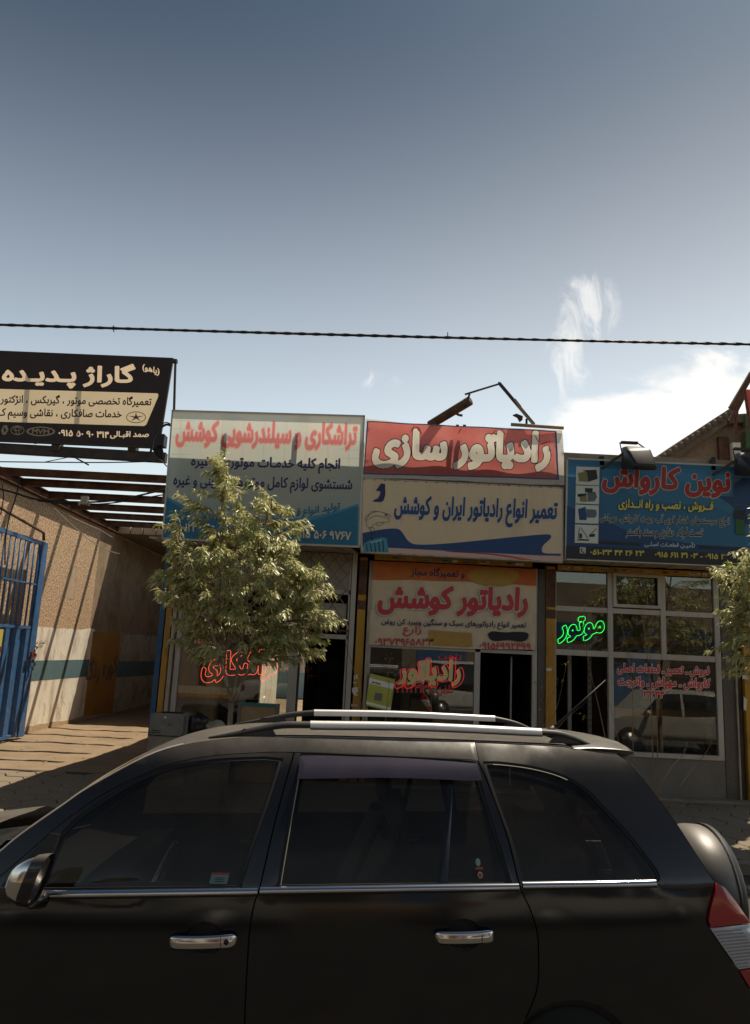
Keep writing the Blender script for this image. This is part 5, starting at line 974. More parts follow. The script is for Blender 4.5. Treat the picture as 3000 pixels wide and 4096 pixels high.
for sd in (1, -1):
    fd = dense(fgap[::-1]+gapF[1:]+bgap[1:]+dense([(-.487, .40), (-1.40, .40)], .1)[1:-1], .05)
    fdoor = panel('front_door', fd, [ringhole(fglass, .014), hnd(*hF, .074, .06)], 'car_black', sd)
    rd = dense(bgap[::-1][:-1]+gapR+cgap[1:]+dense([(.48, .40), (-.487, .40)], .1)[1:-1], .05)
    rdoor = panel('rear_door', rd, [ringhole(rglass, .014), hnd(*hR_, .074, .06)], 'car_black', sd)
    # roof side band over the doors
    top = [p for p in ditch if p[0] <= .505]
    bd = [(-1.52, 1.085)]; bandp = dense(gaptop, .05)[::-1]
    band = dense([(-1.64, 1.06)]+top[1:]+[(.51, 1.6705)], .05)+bandp[0:]
    band = [p for i, p in enumerate(band) if math.hypot(p[0]-band[i-1][0], p[1]-band[i-1][1]) > .004]; panel('cant_rail', band, [], 'car_black', sd, rim=.0, grid=.022, gap=0)
    topq = [(.51, 1.6705)]+[p for p in ditch if p[0] > .52]
    qp = dense(topq+rearE[1:iT+1], .05)+dense([rearE[iT]]+tailE[1:], .05)[1:]+dense(rearE[iB:], .06)[1:]+dense([(1.74, .36), (1.2, .36)], .1)[1:-1]+arR[::-1]+dense([(.48, .36), (.48, .40)], .05)[1:-1]+dense(cgap[::-1], .05)
    quarter = panel('quarter_panel', qp, [ringhole(qglass, .014)], 'car_black', sd)
    fe = dense([(-2.38, .95), (-2.0, 1.01), (-1.64, 1.06), (-1.52, 1.085)], .06)[:-1]+dense(fgap, .05)+dense([(-1.40, .40), (-1.345, .33)], .05)[1:-1]+arch(-1.70, .36, 5, 175)+dense([(-2.08, .36), (-2.42, .36), (-2.46, .6), (-2.38, .95)], .07)[1:-1]
    panel('front_wing', fe, [], 'car_black', sd)
    # dark lining behind everything, with the window openings
    lining = dense([(-2.3, .4), (-2.3, .92), (-1.6, 1.03)], .1)[:-1]+dense(gaptop, .07)+dense([(.51, 1.6), (1.2, 1.58), (1.5, 1.1), (1.65, .8), (1.6, .4)], .08)[1:]+dense([(1.6, .4), (-2.3, .4)], .15)[1:-1]
    panel('door_lining', lining, [ringhole(p, -.004) for p in (fglass, rglass, qglass)], 'black_rubber', sd, off=-.024, rim=.02, gap=0, holerim=.03)
    for nm, gl, mm, dr in (('window_glass', fglass, 'car_glass', fdoor), ('window_glass', rglass, 'car_glass', rdoor), ('quarter_glass', qglass, 'car_glass', quarter)):
        panel(nm, offset(gl, -.002), [], mm, sd, off=-.009, rim=.003, gap=0, parent=dr)
        panel('window_seal', ringhole(gl, .0135), [gl], 'black_rubber', sd, off=-.004, rim=.006, gap=0, parent=dr, grid=0)
    # thin bright bead round the rear window frames
    for pl_, dr in ((rglass[:8], rdoor), (qglass[2:14], quarter)): 
        q = B(); q.tube([S(x, z, .0005, sd) for x, z in dense(pl_, .05)], .0022, 4); q.build('bead', 'ac_beige', dr)
    B_div = panel('window_divider', [(.292, 1.138), (.322, 1.138), (.396, 1.588), (.366, 1.588)], [], 'car_black', sd, off=-.003, rim=.01, gap=0, parent=rdoor)
    # chrome belt strips
    for a, c, zz, dr in ((-1.262, -.456, 1.121, fdoor), (-.447, .632, 1.1235, rdoor), (.650, 1.275, 1.1285, quarter)):
        xs = np.linspace(a, c, 24); prof = [(-.0, -.0135), (.006, -.012), (.0085, -.006), (.0085, .002), (.0035, .0085), (-.006, .0115)]
        q = B(); q.grid([[S(x, zz+dz, o_, sd) for o_, dz in prof] for x in xs]); q.build('belt_strip', 'chrome', dr)
        q = B(); q.grid([[S(x, zz-.0155+dz, o_, sd) for o_, dz in ((-.004, -.006), (.0035, -.003), (.0035, .003))] for x in xs]); q.build('belt_rubber', 'black_rubber', dr)
    # handles
    for (cx, cz), dr, key in ((hF, fdoor, 1), (hR_, rdoor, 0)):
        q = B(); P = []
        for k in range(7):
            r = 1-k/6; P.append([S(cx+.075*r*math.cos(2*math.pi*i/20), cz+.061*r*math.sin(2*math.pi*i/20), -.004-.05*math.sqrt(max(0, 1-r**2.4)), sd) for i in range(21)])
        q.grid(P); q.build('handle_bowl', 'car_black', dr)
        L0, L1 = cx-.127, cx+.128; q = B(); P = []; n = 26
        for i in range(n+1):
            t = i/n; x = L0+(L1-L0)*t; e = min(t, 1-t)/.11; k = math.sqrt(max(0, 1-(1-min(1, e))**2)); hz = .0245*(.25+.75*k)*(1 if t < .8 else 1.05); out_ = .012+.026*min(1, math.sin(math.pi*t)**.4); row = []
            for j in range(13): a_ = 2*math.pi*j/12; row.append(S(x, cz+.001+hz*math.copysign(abs(math.sin(a_))**.75, math.sin(a_)), out_+.010*k*math.copysign(abs(math.cos(a_))**.7, math.cos(a_)), sd))
            P.append(row)
        q.grid(P); hd = q.build('door_handle', 'chrome', dr)
        for xx in (L0+.02, L1-.03): q = B(); q.tube([S(xx, cz+.002, -.005, sd), S(xx, cz+.002, .018, sd)], .014, 10); q.build('handle_foot', 'chrome', dr)
        q = B(); q.tube([S(cx+.068, cz+.0215, .0405, sd), S(cx+.0685, cz, .047, sd), S(cx+.068, cz-.02, .0405, sd)], .0014, 4); q.build('handle_joint', 'black_rubber', hd)
        if key: q = B(); q.tube([S(cx+.09, cz+.002, .042, sd), S(cx+.09, cz+.002, .0475, sd)], .0095, 14); q.build('keyhole', 'black_rubber', hd)
    # tail lamp: red, ribbed clear, red
    full = tailE+[(1.83, .62), (1.84, .70), (1.815, .80), (1.788, .88), (1.746, .955), (1.68, 1.04), (1.625, 1.10)]
    def cutz(poly, z0, z1):
        def clip(P, zc, keep):
            out = []
            for i in range(len(P)):
                a, c = P[i], P[(i+1) % len(P)]; ia = (a[1]-zc)*keep >= 0; ic = (c[1]-zc)*keep >= 0
                if ia: out.append(a)
                if ia != ic: t = (zc-a[1])/(c[1]-a[1]); out.append((a[0]+(c[0]-a[0])*t, zc))
            return out
        return clip(clip(poly, z0, 1), z1, -1)
    def SL(x, z, off, sd):  # lamp surface wraps round the rear corner
        xe = np.interp(-z, [-p[1] for p in rearE], [p[0] for p in rearE]); d = x-xe
        base = ub(min(x, xe), z)+off
        return loc(x, sd*(base-(max(0, d)**1.5)*1.6), z)
    tl = panel('tail_lamp', cutz(full, .945, 1.2), [], 'tail_red', sd, off=.012, rim=.02, grid=.03, gap=.002, surf=SL)
    panel('clear_lens', cutz(full, .768, .942), [], 'tail_white', sd, off=.010, rim=.02, grid=.03, gap=.001, surf=SL, parent=tl)
    for k in range(12):
        zc = .775+k*.0135; st = cutz(full, zc, zc+.006); xs_ = [p[0] for p in st]
        if st: panel('lens_rib', [(min(xs_)+.012, zc), (min(max(xs_)-.012, min(xs_)+.16), zc), (min(max(xs_)-.012, min(xs_)+.16), zc+.006), (min(xs_)+.012, zc+.006)], [], 'tail_rib', sd, off=.0125, rim=.004, grid=0, gap=0, surf=SL, parent=tl)
    panel('lower_lens', cutz(full, .6, .765), [], 'tail_red', sd, off=.012, rim=.02, grid=.03, gap=.001, surf=SL, parent=tl)
# roof, windscreen
def topsurf(x, zB, t, off=0):
    xb = x; uB = ub(x, min(zB, 1.69))
    w_ = min(1, max(0, (-.72-x)/.55)); w_ = w_*w_*(3-2*w_)
    cam_ = .022*(1-w_)+.0*w_; bow = -.045*w_; k = 1-t*t
    return loc(x+bow*k, t*uB, zB+cam_*k*(1+.0)+.012*w_*k+off)
dt = dense(ditch, .04); n = 22
def toppart(name, x0, x1, m, t0=-1, t1=1, off=0.):
    st = [p for p in dt if x0-1e-6 <= p[0] <= x1+1e-6]; q = B(); q.grid([[topsurf(p[0], p[1], t0+(t1-t0)*j/n, off) for j in range(n+1)] for p in st]); return q.build(name, m, car)
toppart('windscreen', -1.66, -1.0, 'car_glass_light'); toppart('roof', -1.02, 1.24, 'car_black', off=.0008)
for s_ in (-1, 1):
    q = B(); q.tube([topsurf(p[0], p[1], s_*.985, .002) for p in dt if -1.6 < p[0] < -.8], .006, 5); q.build('screen_trim', 'alu', car)
    q = B(); q.tube([topsurf(p[0], p[1], s_*.93, .001) for p in dt if -.55 < p[0] < 1.2], .004, 5); q.build('roof_ditch_moulding', 'black_rubber', car)
# rear face
def rearsurf(z, t, off=0.):
    xe = np.interp(-z, [-p[1] for p in rearE], [p[0] for p in rearE]); uu = ub(xe, z); D = .085+.03*min(1, (1.65-z)); return loc(xe+D*(1-abs(t)**3.2)+off, t*uu, z)
zs = [p[1] for p in dense(rearE, .04)]; q = B(); q.grid([[rearsurf(z, -1+2*j/26) for j in range(27)] for z in zs]); q.build('tailgate', 'car_black', car)
q = B(); zz = [z for z in zs if 1.2 < z < 1.55]; q.grid([[rearsurf(z, -.8+1.6*j/16, .004) for j in range(17)] for z in zz]); q.build('rear_window', 'car_glass', car)
q = B(); q.grid([[rearsurf(z, -1+2*j/20, .05)+0 for j in range(21)] for z in np.linspace(.62, .34, 6)]); q.build('rear_bumper', 'grey_plastic', car)
# roof spoiler
q = B(); sec = [(1.01, 1.668), (1.141, 1.676), (1.27, 1.668), (1.37, 1.652), (1.405, 1.634), (1.402, 1.602), (1.36, 1.575), (1.28, 1.58), (1.20, 1.612)]
us = [-.60, -.585, -.5, -.3, 0, .3, .5, .585, .60]; P = []
for u_ in us:
    e = 1-(abs(u_)/.60)**10*.75; cz = 1.64; P.append([loc(1.0+(x-1.0)*(.80+.2*(1-(abs(u_)/.6)**3)), u_*.93, cz+(z-cz)*e+.018*(1-(u_/.6)**2)+.006) for x, z in sec])
q.grid(P); k = len(sec); q.f.append(tuple(range(k))); q.m.append(0); q.sm.append(False); base_ = (len(us)-1)*k; q.f.append(tuple(range(base_+k-1, base_-1, -1))); q.m.append(0); q.sm.append(False)
q.build('spoiler', 'car_black', car)
# spare wheel cover
q = B(); P = []; R0_ = .345; prof = [(1.80, .30), (1.84, .335), (1.92, .35), (2.0, .345), (2.05, .325), (2.075, .28), (2.085, .2), (2.07, .1), (2.07, 0)]
P = [[loc(x, r*math.cos(2*math.pi*j/40), .855+r*math.sin(2*math.pi*j/40)) for j in range(41)] for x, r in prof]; q.grid(P); sw = q.build('spare_wheel_cover', 'cover_grey', car)
q = B(); P = [[loc(x, r*math.cos(2*math.pi*j/40), .855+r*math.sin(2*math.pi*j/40)) for j in range(41)] for x, r in ((2.02, .352), (2.045, .350), (2.06, .335))]; q.grid(P); q.build('cover_band', 'grey_plastic', sw)
# roof rails
for s_, ur, zt_ in ((1, .492, 1.728), (-1, .50, 1.738)):
    pts_ = spl([(-.27, zt_-.002), (.25, zt_+.004), (.86, zt_-.006)], 10); P = []
    prof = [(-.022, -.018), (-.025, .002), (-.017, .014), (.002, .017), (.018, .010), (.024, -.004), (.021, -.020)]
    for x, z in pts_: P.append([loc(x, s_*(ur+a_), z+b_) for a_, b_ in prof+[prof[0]]])
    q = B(); q.grid(P); rr = q.build('roof_rail', 'alu_rail', car)
    q = B(); q.grid([[loc(x, s_*(ur+.0265), z-.017+b_) for b_ in (-.004, .0025)] for x, z in pts_]); q.build('rail_groove', 'grey_plastic', rr)
    for ends in ([(-.72, 1.662, .004), (-.63, 1.675, .011), (-.52, 1.698, .015), (-.40, 1.722, .016), (-.27, zt_-.001, .016)], [(.86, zt_-.006, .0165), (.95, 1.718, .016), (1.03, 1.700, .014), (1.12, 1.668, .010), (1.17, 1.648, .004)]):
        sp_ = spl([(a_, b_) for a_, b_, _ in ends], 4); rsx = np.interp(np.linspace(0, 1, len(sp_)), np.linspace(0, 1, len(ends)), [e[2] for e in ends]); P = []
        for (x, z), r in zip(sp_, rsx): P.append([loc(x, s_*(ur+.003+1.25*r*math.cos(2*math.pi*j/10)), z-.002+r*math.sin(2*math.pi*j/10)) for j in range(11)])
        q = B(); q.grid(P)
        fx = (-.60, -.42) if ends[0][0] < 0 else (.90, 1.06); q.add([loc(x, s_*(ur+du), z) for x, z in ((fx[0], 1.672), (fx[0]+.03, 1.70), (fx[1]-.02, 1.70), (fx[1], 1.672)) for du in (-.014, .014)], [(0, 2, 4, 6), (1, 7, 5, 3), (0, 1, 3, 2), (4, 5, 7, 6)]); q.build('rail_end', 'grey_plastic', rr)
# antenna
q = B(); q.tube([loc(1.05, .02, 1.685), loc(1.09, .02, 1.72)], [.022, .012], 10); a1 = q.build('antenna_base', 'grey_plastic', car); q = B(); q.tube([loc(1.09, .02, 1.72), loc(1.42, .02, 1.985)], [.006, .0035], 6); q.build('antenna_rod', 'cable', a1)
# bonnet and cowl
xsH = np.linspace(-1.60, -2.38, 14); q = B(); P = []
for x in xsH:
    f_ = (-1.60-x)/.78; uu = ub(x, 1.0)-.03*(1+f_); P.append([loc(x-.13*(1-t*t)*(1-f_*.3), t*uu, 1.105-.08*f_**1.3+(.115-.03*f_)*(1-abs(t)**7)+.012*math.exp(-((abs(t)-.62)/.07)**2)) for t in np.linspace(-1, 1, 29)])
q.grid(P); q.build('bonnet', 'car_black', car)
q = B(); q.grid([[loc(x-.13*(1-t*t), t*.74, z+.05*(1-abs(t)**5)) for t in np.linspace(-1, 1, 17)] for x, z in ((-1.48, 1.145), (-1.54, 1.115), (-1.62, 1.10))]); cw = q.build('cowl', 'black_rubber', car)
for k in range(24): 
    x = -1.55-.13*(1-(-.9+k*.075)**2); u_ = (-.9+k*.075)*.74; B().box(0, 0, 0, 0, 0, 0) if False else None
for u0 in (.55, -.05): q = B(); q.tube([loc(-1.66, u0, 1.115), loc(-1.50, u0-.1, 1.2), loc(-1.56, u0-.5, 1.19)], .008, 5); q.tube([loc(-1.54, u0+.02, 1.185), loc(-1.60, u0-.52, 1.17)], .006, 4); q.build('wiper', 'black_rubber', car)
# nose
q = B(); P = []
for z, xf in ((.97, -2.36), (.9, -2.47), (.75, -2.53), (.6, -2.58), (.45, -2.57), (.34, -2.5)): P.append([loc(xf+.22*abs(t)**3, t*.76, z) for t in np.linspace(-1, 1, 19)])
q.grid(P); q.build('front_bumper', 'car_black', car)
for s_ in (1, -1): q = B(); q.grid([[loc(-2.50+.22*abs(t)**3-.012, s_*t*.76, z) for t in np.linspace(.6, .97, 7)] for z in (.9, .82, .75)]); q.build('headlight', 'tail_white', car)
# sills and underside, wheels
B().box(-2.2, 1.6, -.70, .70, 0, .01)
q = B(); V = [loc(x, u_, z) for x in (-2.3, 1.6) for u_ in (-.8, .8) for z in (.30, .42)]; q.add(V, [(0, 1, 3, 2), (4, 6, 7, 5), (0, 2, 6, 4), (1, 5, 7, 3), (0, 4, 5, 1), (2, 3, 7, 6)]); q.build('underbody', 'black_rubber', car)
for cx in (-1.70, .84):
    for s_ in (1, -1):
        q = B(); q.grid([[loc(cx+r*math.cos(2*math.pi*j/32), s_*u_, .335+r*math.sin(2*math.pi*j/32)) for j in range(33)] for u_, r in ((.66, .2), (.66, .325), (.68, .335), (.83, .335), (.85, .325), (.85, .21))]); tw = q.build('wheel', 'tyre', car)
        q = B(); q.grid([[loc(cx+r*math.cos(2*math.pi*j/32), s_*u_, .335+r*math.sin(2*math.pi*j/32)) for j in range(33)] for u_, r in ((.84, .21), (.82, .20), (.79, .19), (.79, .0))])
        for k in range(5): a_ = k*2*math.pi/5; q.add([loc(cx+r*math.cos(a_+da), s_*u_, .335+r*math.sin(a_+da)) for r, da, u_ in ((.03, -.6, .83), (.03, .6, .83), (.2, .13, .825), (.2, -.13, .825))], [(0, 1, 2, 3)])
        q.build('rim', 'rim', tw)
# interior
def carbox(name, x0, x1, u0, u1, z0, z1, m, bev=.02, par=None, taper=1.):
    q = B(); V = [loc(x, u_, z) for z in (z0, z1) for x, u_ in (((x0, u0), (x1, u0), (x1, u1), (x0, u1)) if z == z0 else ((x0+(x1-x0)*(1-taper)/2, u0), (x1-(x1-x0)*(1-taper)/2, u0), (x1-(x1-x0)*(1-taper)/2, u1), (x0+(x1-x0)*(1-taper)/2, u1)))]
    q.add(V, [(0, 3, 2, 1), (4, 5, 6, 7), (0, 1, 5, 4), (1, 2, 6, 5), (2, 3, 7, 6), (3, 0, 4, 7)]); return q.build(name, m, par or car, bevel=bev)
carbox('dashboard', -1.55, -1.05, -.72, .72, .75, 1.08, 'black_rubber'); carbox('cabin_floor', -1.5, 1.5, -.75, .75, .42, .5, 'black_rubber')
for u0 in (.12, -.62):
    st = carbox('seat', -.62, -.12, u0, u0+.5, .5, .75, 'seat', .04); q = B(); q.grid([[loc(-.15+.26*t+.05*math.cos(a_)*.9, u0+.25+.23*math.sin(a_)*(1-.25*t), .72+.52*t) for a_ in np.linspace(0, 6.283, 15)] for t in np.linspace(0, 1, 8)]); q.build('backrest', 'seat', st)
    q = B(); q.grid([[loc(.14+.05*math.cos(a_)*math.sin(p_), u0+.25+.13*math.sin(a_)*math.sin(p_), 1.35+.09*math.cos(p_)) for a_ in np.linspace(0, 6.283, 13)] for p_ in np.linspace(.01, 3.13, 9)]); q.build('head_restraint', 'seat', st)
carbox('seat', .45, .98, -.62, .62, .5, .78, 'seat', .04); carbox('seat_back', .85, 1.05, -.62, .62, .7, 1.22, 'seat', .04)
q = B(); q.tube([loc(-.93+.07*math.sin(a_), .37+.18*math.cos(a_), 1.03+.17*math.sin(a_)) for a_ in np.linspace(0, 6.283, 29)[:-1]], .013, 6, closed=True); q.tube([loc(-.93, .2, 1.03), loc(-.95, .37, 1.0), loc(-.93, .54, 1.03)], .02, 6); q.build('steering_wheel', 'silver_trim', car)
# wind deflector over the rear window, stickers
def vis_s(x, z, off, sd): return S(x, z, off+.022*max(0, min(1, (1.605-z)/.05)), sd)
vs2 = panel('wind_deflector', dense(spl([(-.306, 1.600), (.1, 1.602), (.499, 1.586)], 6), .05)+dense([(.499, 1.586), (.512, 1.52)], .03)[1:]+dense(spl([(.512, 1.517), (.1, 1.525), (-.318, 1.516)], 6), .05)[1:], [], 'visor_purple', 1, off=.006, rim=.004, gap=0, grid=.025, surf=vis_s)
st1 = panel('window_sticker', [(-.645, 1.145), (-.577, 1.143), (-.571, 1.178), (-.639, 1.18)], [], 'sticker_teal', 1, off=-.006, rim=.001, gap=0, grid=0); panel('sticker_heading', [(-.639, 1.174), (-.571, 1.172), (-.570, 1.179), (-.638, 1.181)], [], 'sticker_red', 1, off=-.0045, rim=.001, gap=0, grid=0, parent=st1)
for k in range(3): panel('sticker_line', [(-.625, 1.152+k*.006), (-.59, 1.151+k*.006), (-.59, 1.153+k*.006), (-.625, 1.154+k*.006)], [], 'graffiti', 1, off=-.0045, rim=.0005, gap=0, grid=0, parent=st1)
s2_ = panel('window_sticker', hnd(.462, 1.208, .011, .014, 14), [], 'sticker_teal', 1, off=-.006, rim=.001, gap=0, grid=0); panel('window_sticker', hnd(.467, 1.163, .011, .012, 14), [], 'sticker_tan', 1, off=-.006, rim=.001, gap=0, grid=0); panel('window_sticker', hnd(.467, 1.163, .008, .008, 12), [], 'sticker_red', 1, off=-.0045, rim=.001, gap=0, grid=0); panel('window_sticker', [(.447, 1.182), (.482, 1.182), (.482, 1.191), (.447, 1.191)], [], 'sticker_red', 1, off=-.0055, rim=.001, gap=0, grid=0)
# door mirror
mc = np.array([-1.245, 0.975, 1.20]); MA = R_(7)
def ml(x, u, z): return loc(mc[0]+x*math.cos(MA)-u*math.sin(MA)+.32*z, mc[1]+x*math.sin(MA)+u*math.cos(MA), mc[2]+z)
q = B(); P = []
def msec(k):  # k 0 front tip .. 1 rear rim ; local x forward negative
    x = -.085+.12*k; s_ = math.sqrt(max(0, 1-(1-k)**2.2)); return x, .050*s_*.98+.004, .080*s_+.004
for k in np.linspace(0, 1, 12):
    x, a_, b_ = msec(k); row = []
    for j in range(25):
        t = 2*math.pi*j/24; cu = math.copysign(abs(math.cos(t))**.7, math.cos(t)); sz = math.copysign(abs(math.sin(t))**.7, math.sin(t)); row.append(ml(x+.02*cu*k*0, a_*cu, b_*sz))
    P.append(row)
q.grid(P[:8]); mm_ = q.build('door_mirror', 'chrome', car); q = B(); q.grid([[ml(x, a_*1.03*math.copysign(abs(math.cos(2*math.pi*j/24))**.7, math.cos(2*math.pi*j/24)), b_*1.03*math.copysign(abs(math.sin(2*math.pi*j/24))**.7, math.sin(2*math.pi*j/24))) for j in range(25)] for x, a_, b_ in (msec(.62), msec(.8), msec(.93), msec(1.0))]); q.build('mirror_shell', 'car_black', mm_)
x, a_, b_ = msec(1.0); q = B(); ringp = [ml(x-.012, a_*.9*math.copysign(abs(math.cos(2*math.pi*j/24))**.7, math.cos(2*math.pi*j/24)), b_*.9*math.copysign(abs(math.sin(2*math.pi*j/24))**.7, math.sin(2*math.pi*j/24))) for j in range(24)]; q.add(ringp, [tuple(range(24))]); q.build('mirror_glass', 'mirror_glass', mm_)
q = B(); q.tube([ml(.0, -.07, -.085), loc(-1.25, .83, 1.10)], [.03, .036], 8); q.build('mirror_arm', 'car_black', mm_)
panel('mirror_triangle', [(-1.40, 1.145), (-1.262, 1.14), (-1.225, 1.312), (-1.262, 1.315)], [], 'black_rubber', 1, off=.004, rim=.006, gap=0, grid=.04)

# ================================================================== OTHER CARS
def simple_car(name, pos, yaw, paint, label, L=4.2, W=1.68, H=1.42, group=None, van=False):
    t = thing(name, pos, label, 'car', group); c_, s_ = math.cos(yaw), math.sin(yaw)
    def g(x, y, z): return np.array([pos[0]+c_*x-s_*y, pos[1]+s_*x+c_*y, pos[2]+z])
    if van: prof = [(-.5, .30), (-.5, .62), (-.47, .72), (-.36, .80), (-.27, 1.05), (-.18, H-.06), (-.08, H), (.40, H-.02), (.465, H-.12), (.49, .95), (.5, .6), (.5, .30)]
    else: prof = [(-.5, .28), (-.5, .58), (-.475, .70), (-.24, .86), (-.10, H-.07), (.02, H), (.18, H-.01), (.32, .95), (.475, .90), (.5, .72), (.5, .28)]
    sp_ = [(a*L, z) for a, z in prof]; q = B(); rows = []
    for x, z in sp_:
        hw = W/2*(1-.22*max(0, (z-.85)/(H-.85))**1.2)*(1-.1*(abs(x)/(L/2))**4); rows.append([g(x, hw*f_, z-.02*abs(f_)**3) for f_ in np.linspace(-1, 1, 9)])
    q.grid(rows); body = q.build('body', paint, t)
    for s2 in (-1, 1):
        q = B(); n = len(sp_); V, Fs = fill([sp_], .12); q.add([g(x, s2*W/2*(1-.22*max(0, (z-.85)/(H-.85))**1.2)*(1-.1*(abs(x)/(L/2))**4), z) for x, z in V], Fs, smooth=True); q.build('side', paint, t)
        gl = [(-.235*L, .90), (-.11*L, H-.10), (.01*L, H-.08), (.01*L, .90)]; gl2 = [(.025*L, .90), (.025*L, H-.08), ((.38 if van else .17)*L, H-.09), ((.44 if van else .27)*L, .92)]
        for gg in (gl, gl2): q = B(); V, Fs = fill([gg], .1); q.add([g(x, s2*(W/2*(1-.22*max(0, (z-.85)/(H-.85))**1.2)*(1-.1*(abs(x)/(L/2))**4)+.006), z) for x, z in V], Fs); q.build('side_window', 'car_glass_solid', t)
        for cx in (-.31*L, .30*L):
            q = B(); q.tube([g(cx, s2*(W/2-.2), .3), g(cx, s2*(W/2+.012), .3)], .30, 20); wh = q.build('wheel', 'tyre', t); q = B(); q.tube([g(cx, s2*(W/2+.0), .3), g(cx, s2*(W/2+.02), .3)], .18, 16); q.build('rim', 'rim', wh)
        q = B(); q.box(0, 0, 0, 0, 0, 0); B_ = B().add([g(-.5*L-.01, s2*W*.28, .60), g(-.5*L-.01, s2*W*.45, .60), g(-.485*L-.01, s2*W*.45, .70), g(-.485*L-.01, s2*W*.28, .70)], [(0, 1, 2, 3)]); B_.build('headlight', 'tail_white', t)
        B().add([g(.5*L+.01, s2*W*.3, .62), g(.5*L+.01, s2*W*.46, .62), g(.495*L+.01, s2*W*.46, .82), g(.495*L+.01, s2*W*.3, .82), g(.45*L, s2*(W/2*.955+.004), .64), g(.45*L, s2*(W/2*.955+.004), .80)], [(0, 1, 2, 3), (1, 4, 5, 2)]).build('tail_lamp', 'tail_red', t)
        B().box(0, .0, 0, 0, 0, 0); q = B(); q.tube([g(-.2*L, s2*(W/2), .92), g(-.2*L, s2*(W/2+.14), .96)], [.05, .07], 8); q.build('door_mirror', paint, t)
    for (a, c) in (((-.232, .90), (-.108, H-.075)), ((.185, H-.03), (.315, .97)) if not van else ((.462, H-.14), (.487, .98))):
        q = B(); q.add([g(a[0]*L-.02*np.sign(-a[0]), -W*.40, a[1]+.012), g(a[0]*L-.02*np.sign(-a[0]), W*.40, a[1]+.012), g(c[0]*L, W*.36, c[1]+.016), g(c[0]*L, -W*.36, c[1]+.016)], [(0, 1, 2, 3)]); q.build('windscreen', 'car_glass_solid', t)
    for x in (-.5, .5): B().add([g(x*L+np.sign(x)*.03, -W*.48, .32), g(x*L+np.sign(x)*.03, W*.48, .32), g(x*L+np.sign(x)*.03, W*.48, .5), g(x*L+np.sign(x)*.03, -W*.48, .5)], [(0, 1, 2, 3)]).build('bumper', 'grey_plastic', t)
    return t
mat('car_glass_solid', (.02, .02, .02), rough=.06, spec=.8)
simple_car('parked_car', (.3, 26, 0), math.pi, 'car_white', 'white saloon with a red tail lamp in the yard behind the left shop')
simple_car('parked_car', (7.6, 4.7, 0), R_(4), 'car_silver', 'silver hatchback parked behind the SUV, seen mirrored in the shop window', L=3.9, H=1.5, van=True)
simple_car('parked_van', (3.9, -2.9, 0), math.pi, 'car_white', 'white van across the road, seen mirrored in the shop windows', L=4.6, H=1.9, W=1.75, van=True)
simple_car('parked_car', (-2.2, -2.7, 0), math.pi, 'car_silver', 'silver saloon across the road, seen mirrored in the shop windows')
# street on the camera's side, mirrored in glass and paint
struct(B().box(-60, 60, -30, -6.6, -.1, .12).build('far_sidewalk', 'sidewalk', loc=(0, -6.6, 0))); struct(B().box(-60, 60, -6.6, -6.45, -.1, .14).build('far_kerb', 'ochre_paint', loc=(0, -6.5, 0)))
mat('far_wall', (.19, .15, .11), (.26, .2, .15), .9, scale=.6, dirt=(.1, .08, .06), dscale=.5)
for x0, x1, h_, lb in ((-26, -8, 5.9, 'long low brown workshop across the road behind the camera'), (-7.5, 7, 6.3, 'brown two storey workshop opposite the shops behind the camera'), (7.5, 26, 5.8, 'low workshop opposite at the right behind the camera')):
    t = thing('opposite_building', ((x0+x1)/2, -12, .1), lb, 'building'); B().box(x0, x1, -18, -12, .1, h_).build('wall', 'far_wall', t); x = x0+.8
    while x < x1-2.6: B().box(x, x+2.3, -12, -11.97, .12, 2.9).build('shutter', random.choice(['grey_panel', 'dark_steel', 'shelf_blue', 'alu']), t); B().box(x, x+2.3, -11.99, -11.9, 3.1, 3.9).build('shop_board', random.choice(['s5_deep', 'b_cream', 'far_wall', 's3_red']), t); x += 3
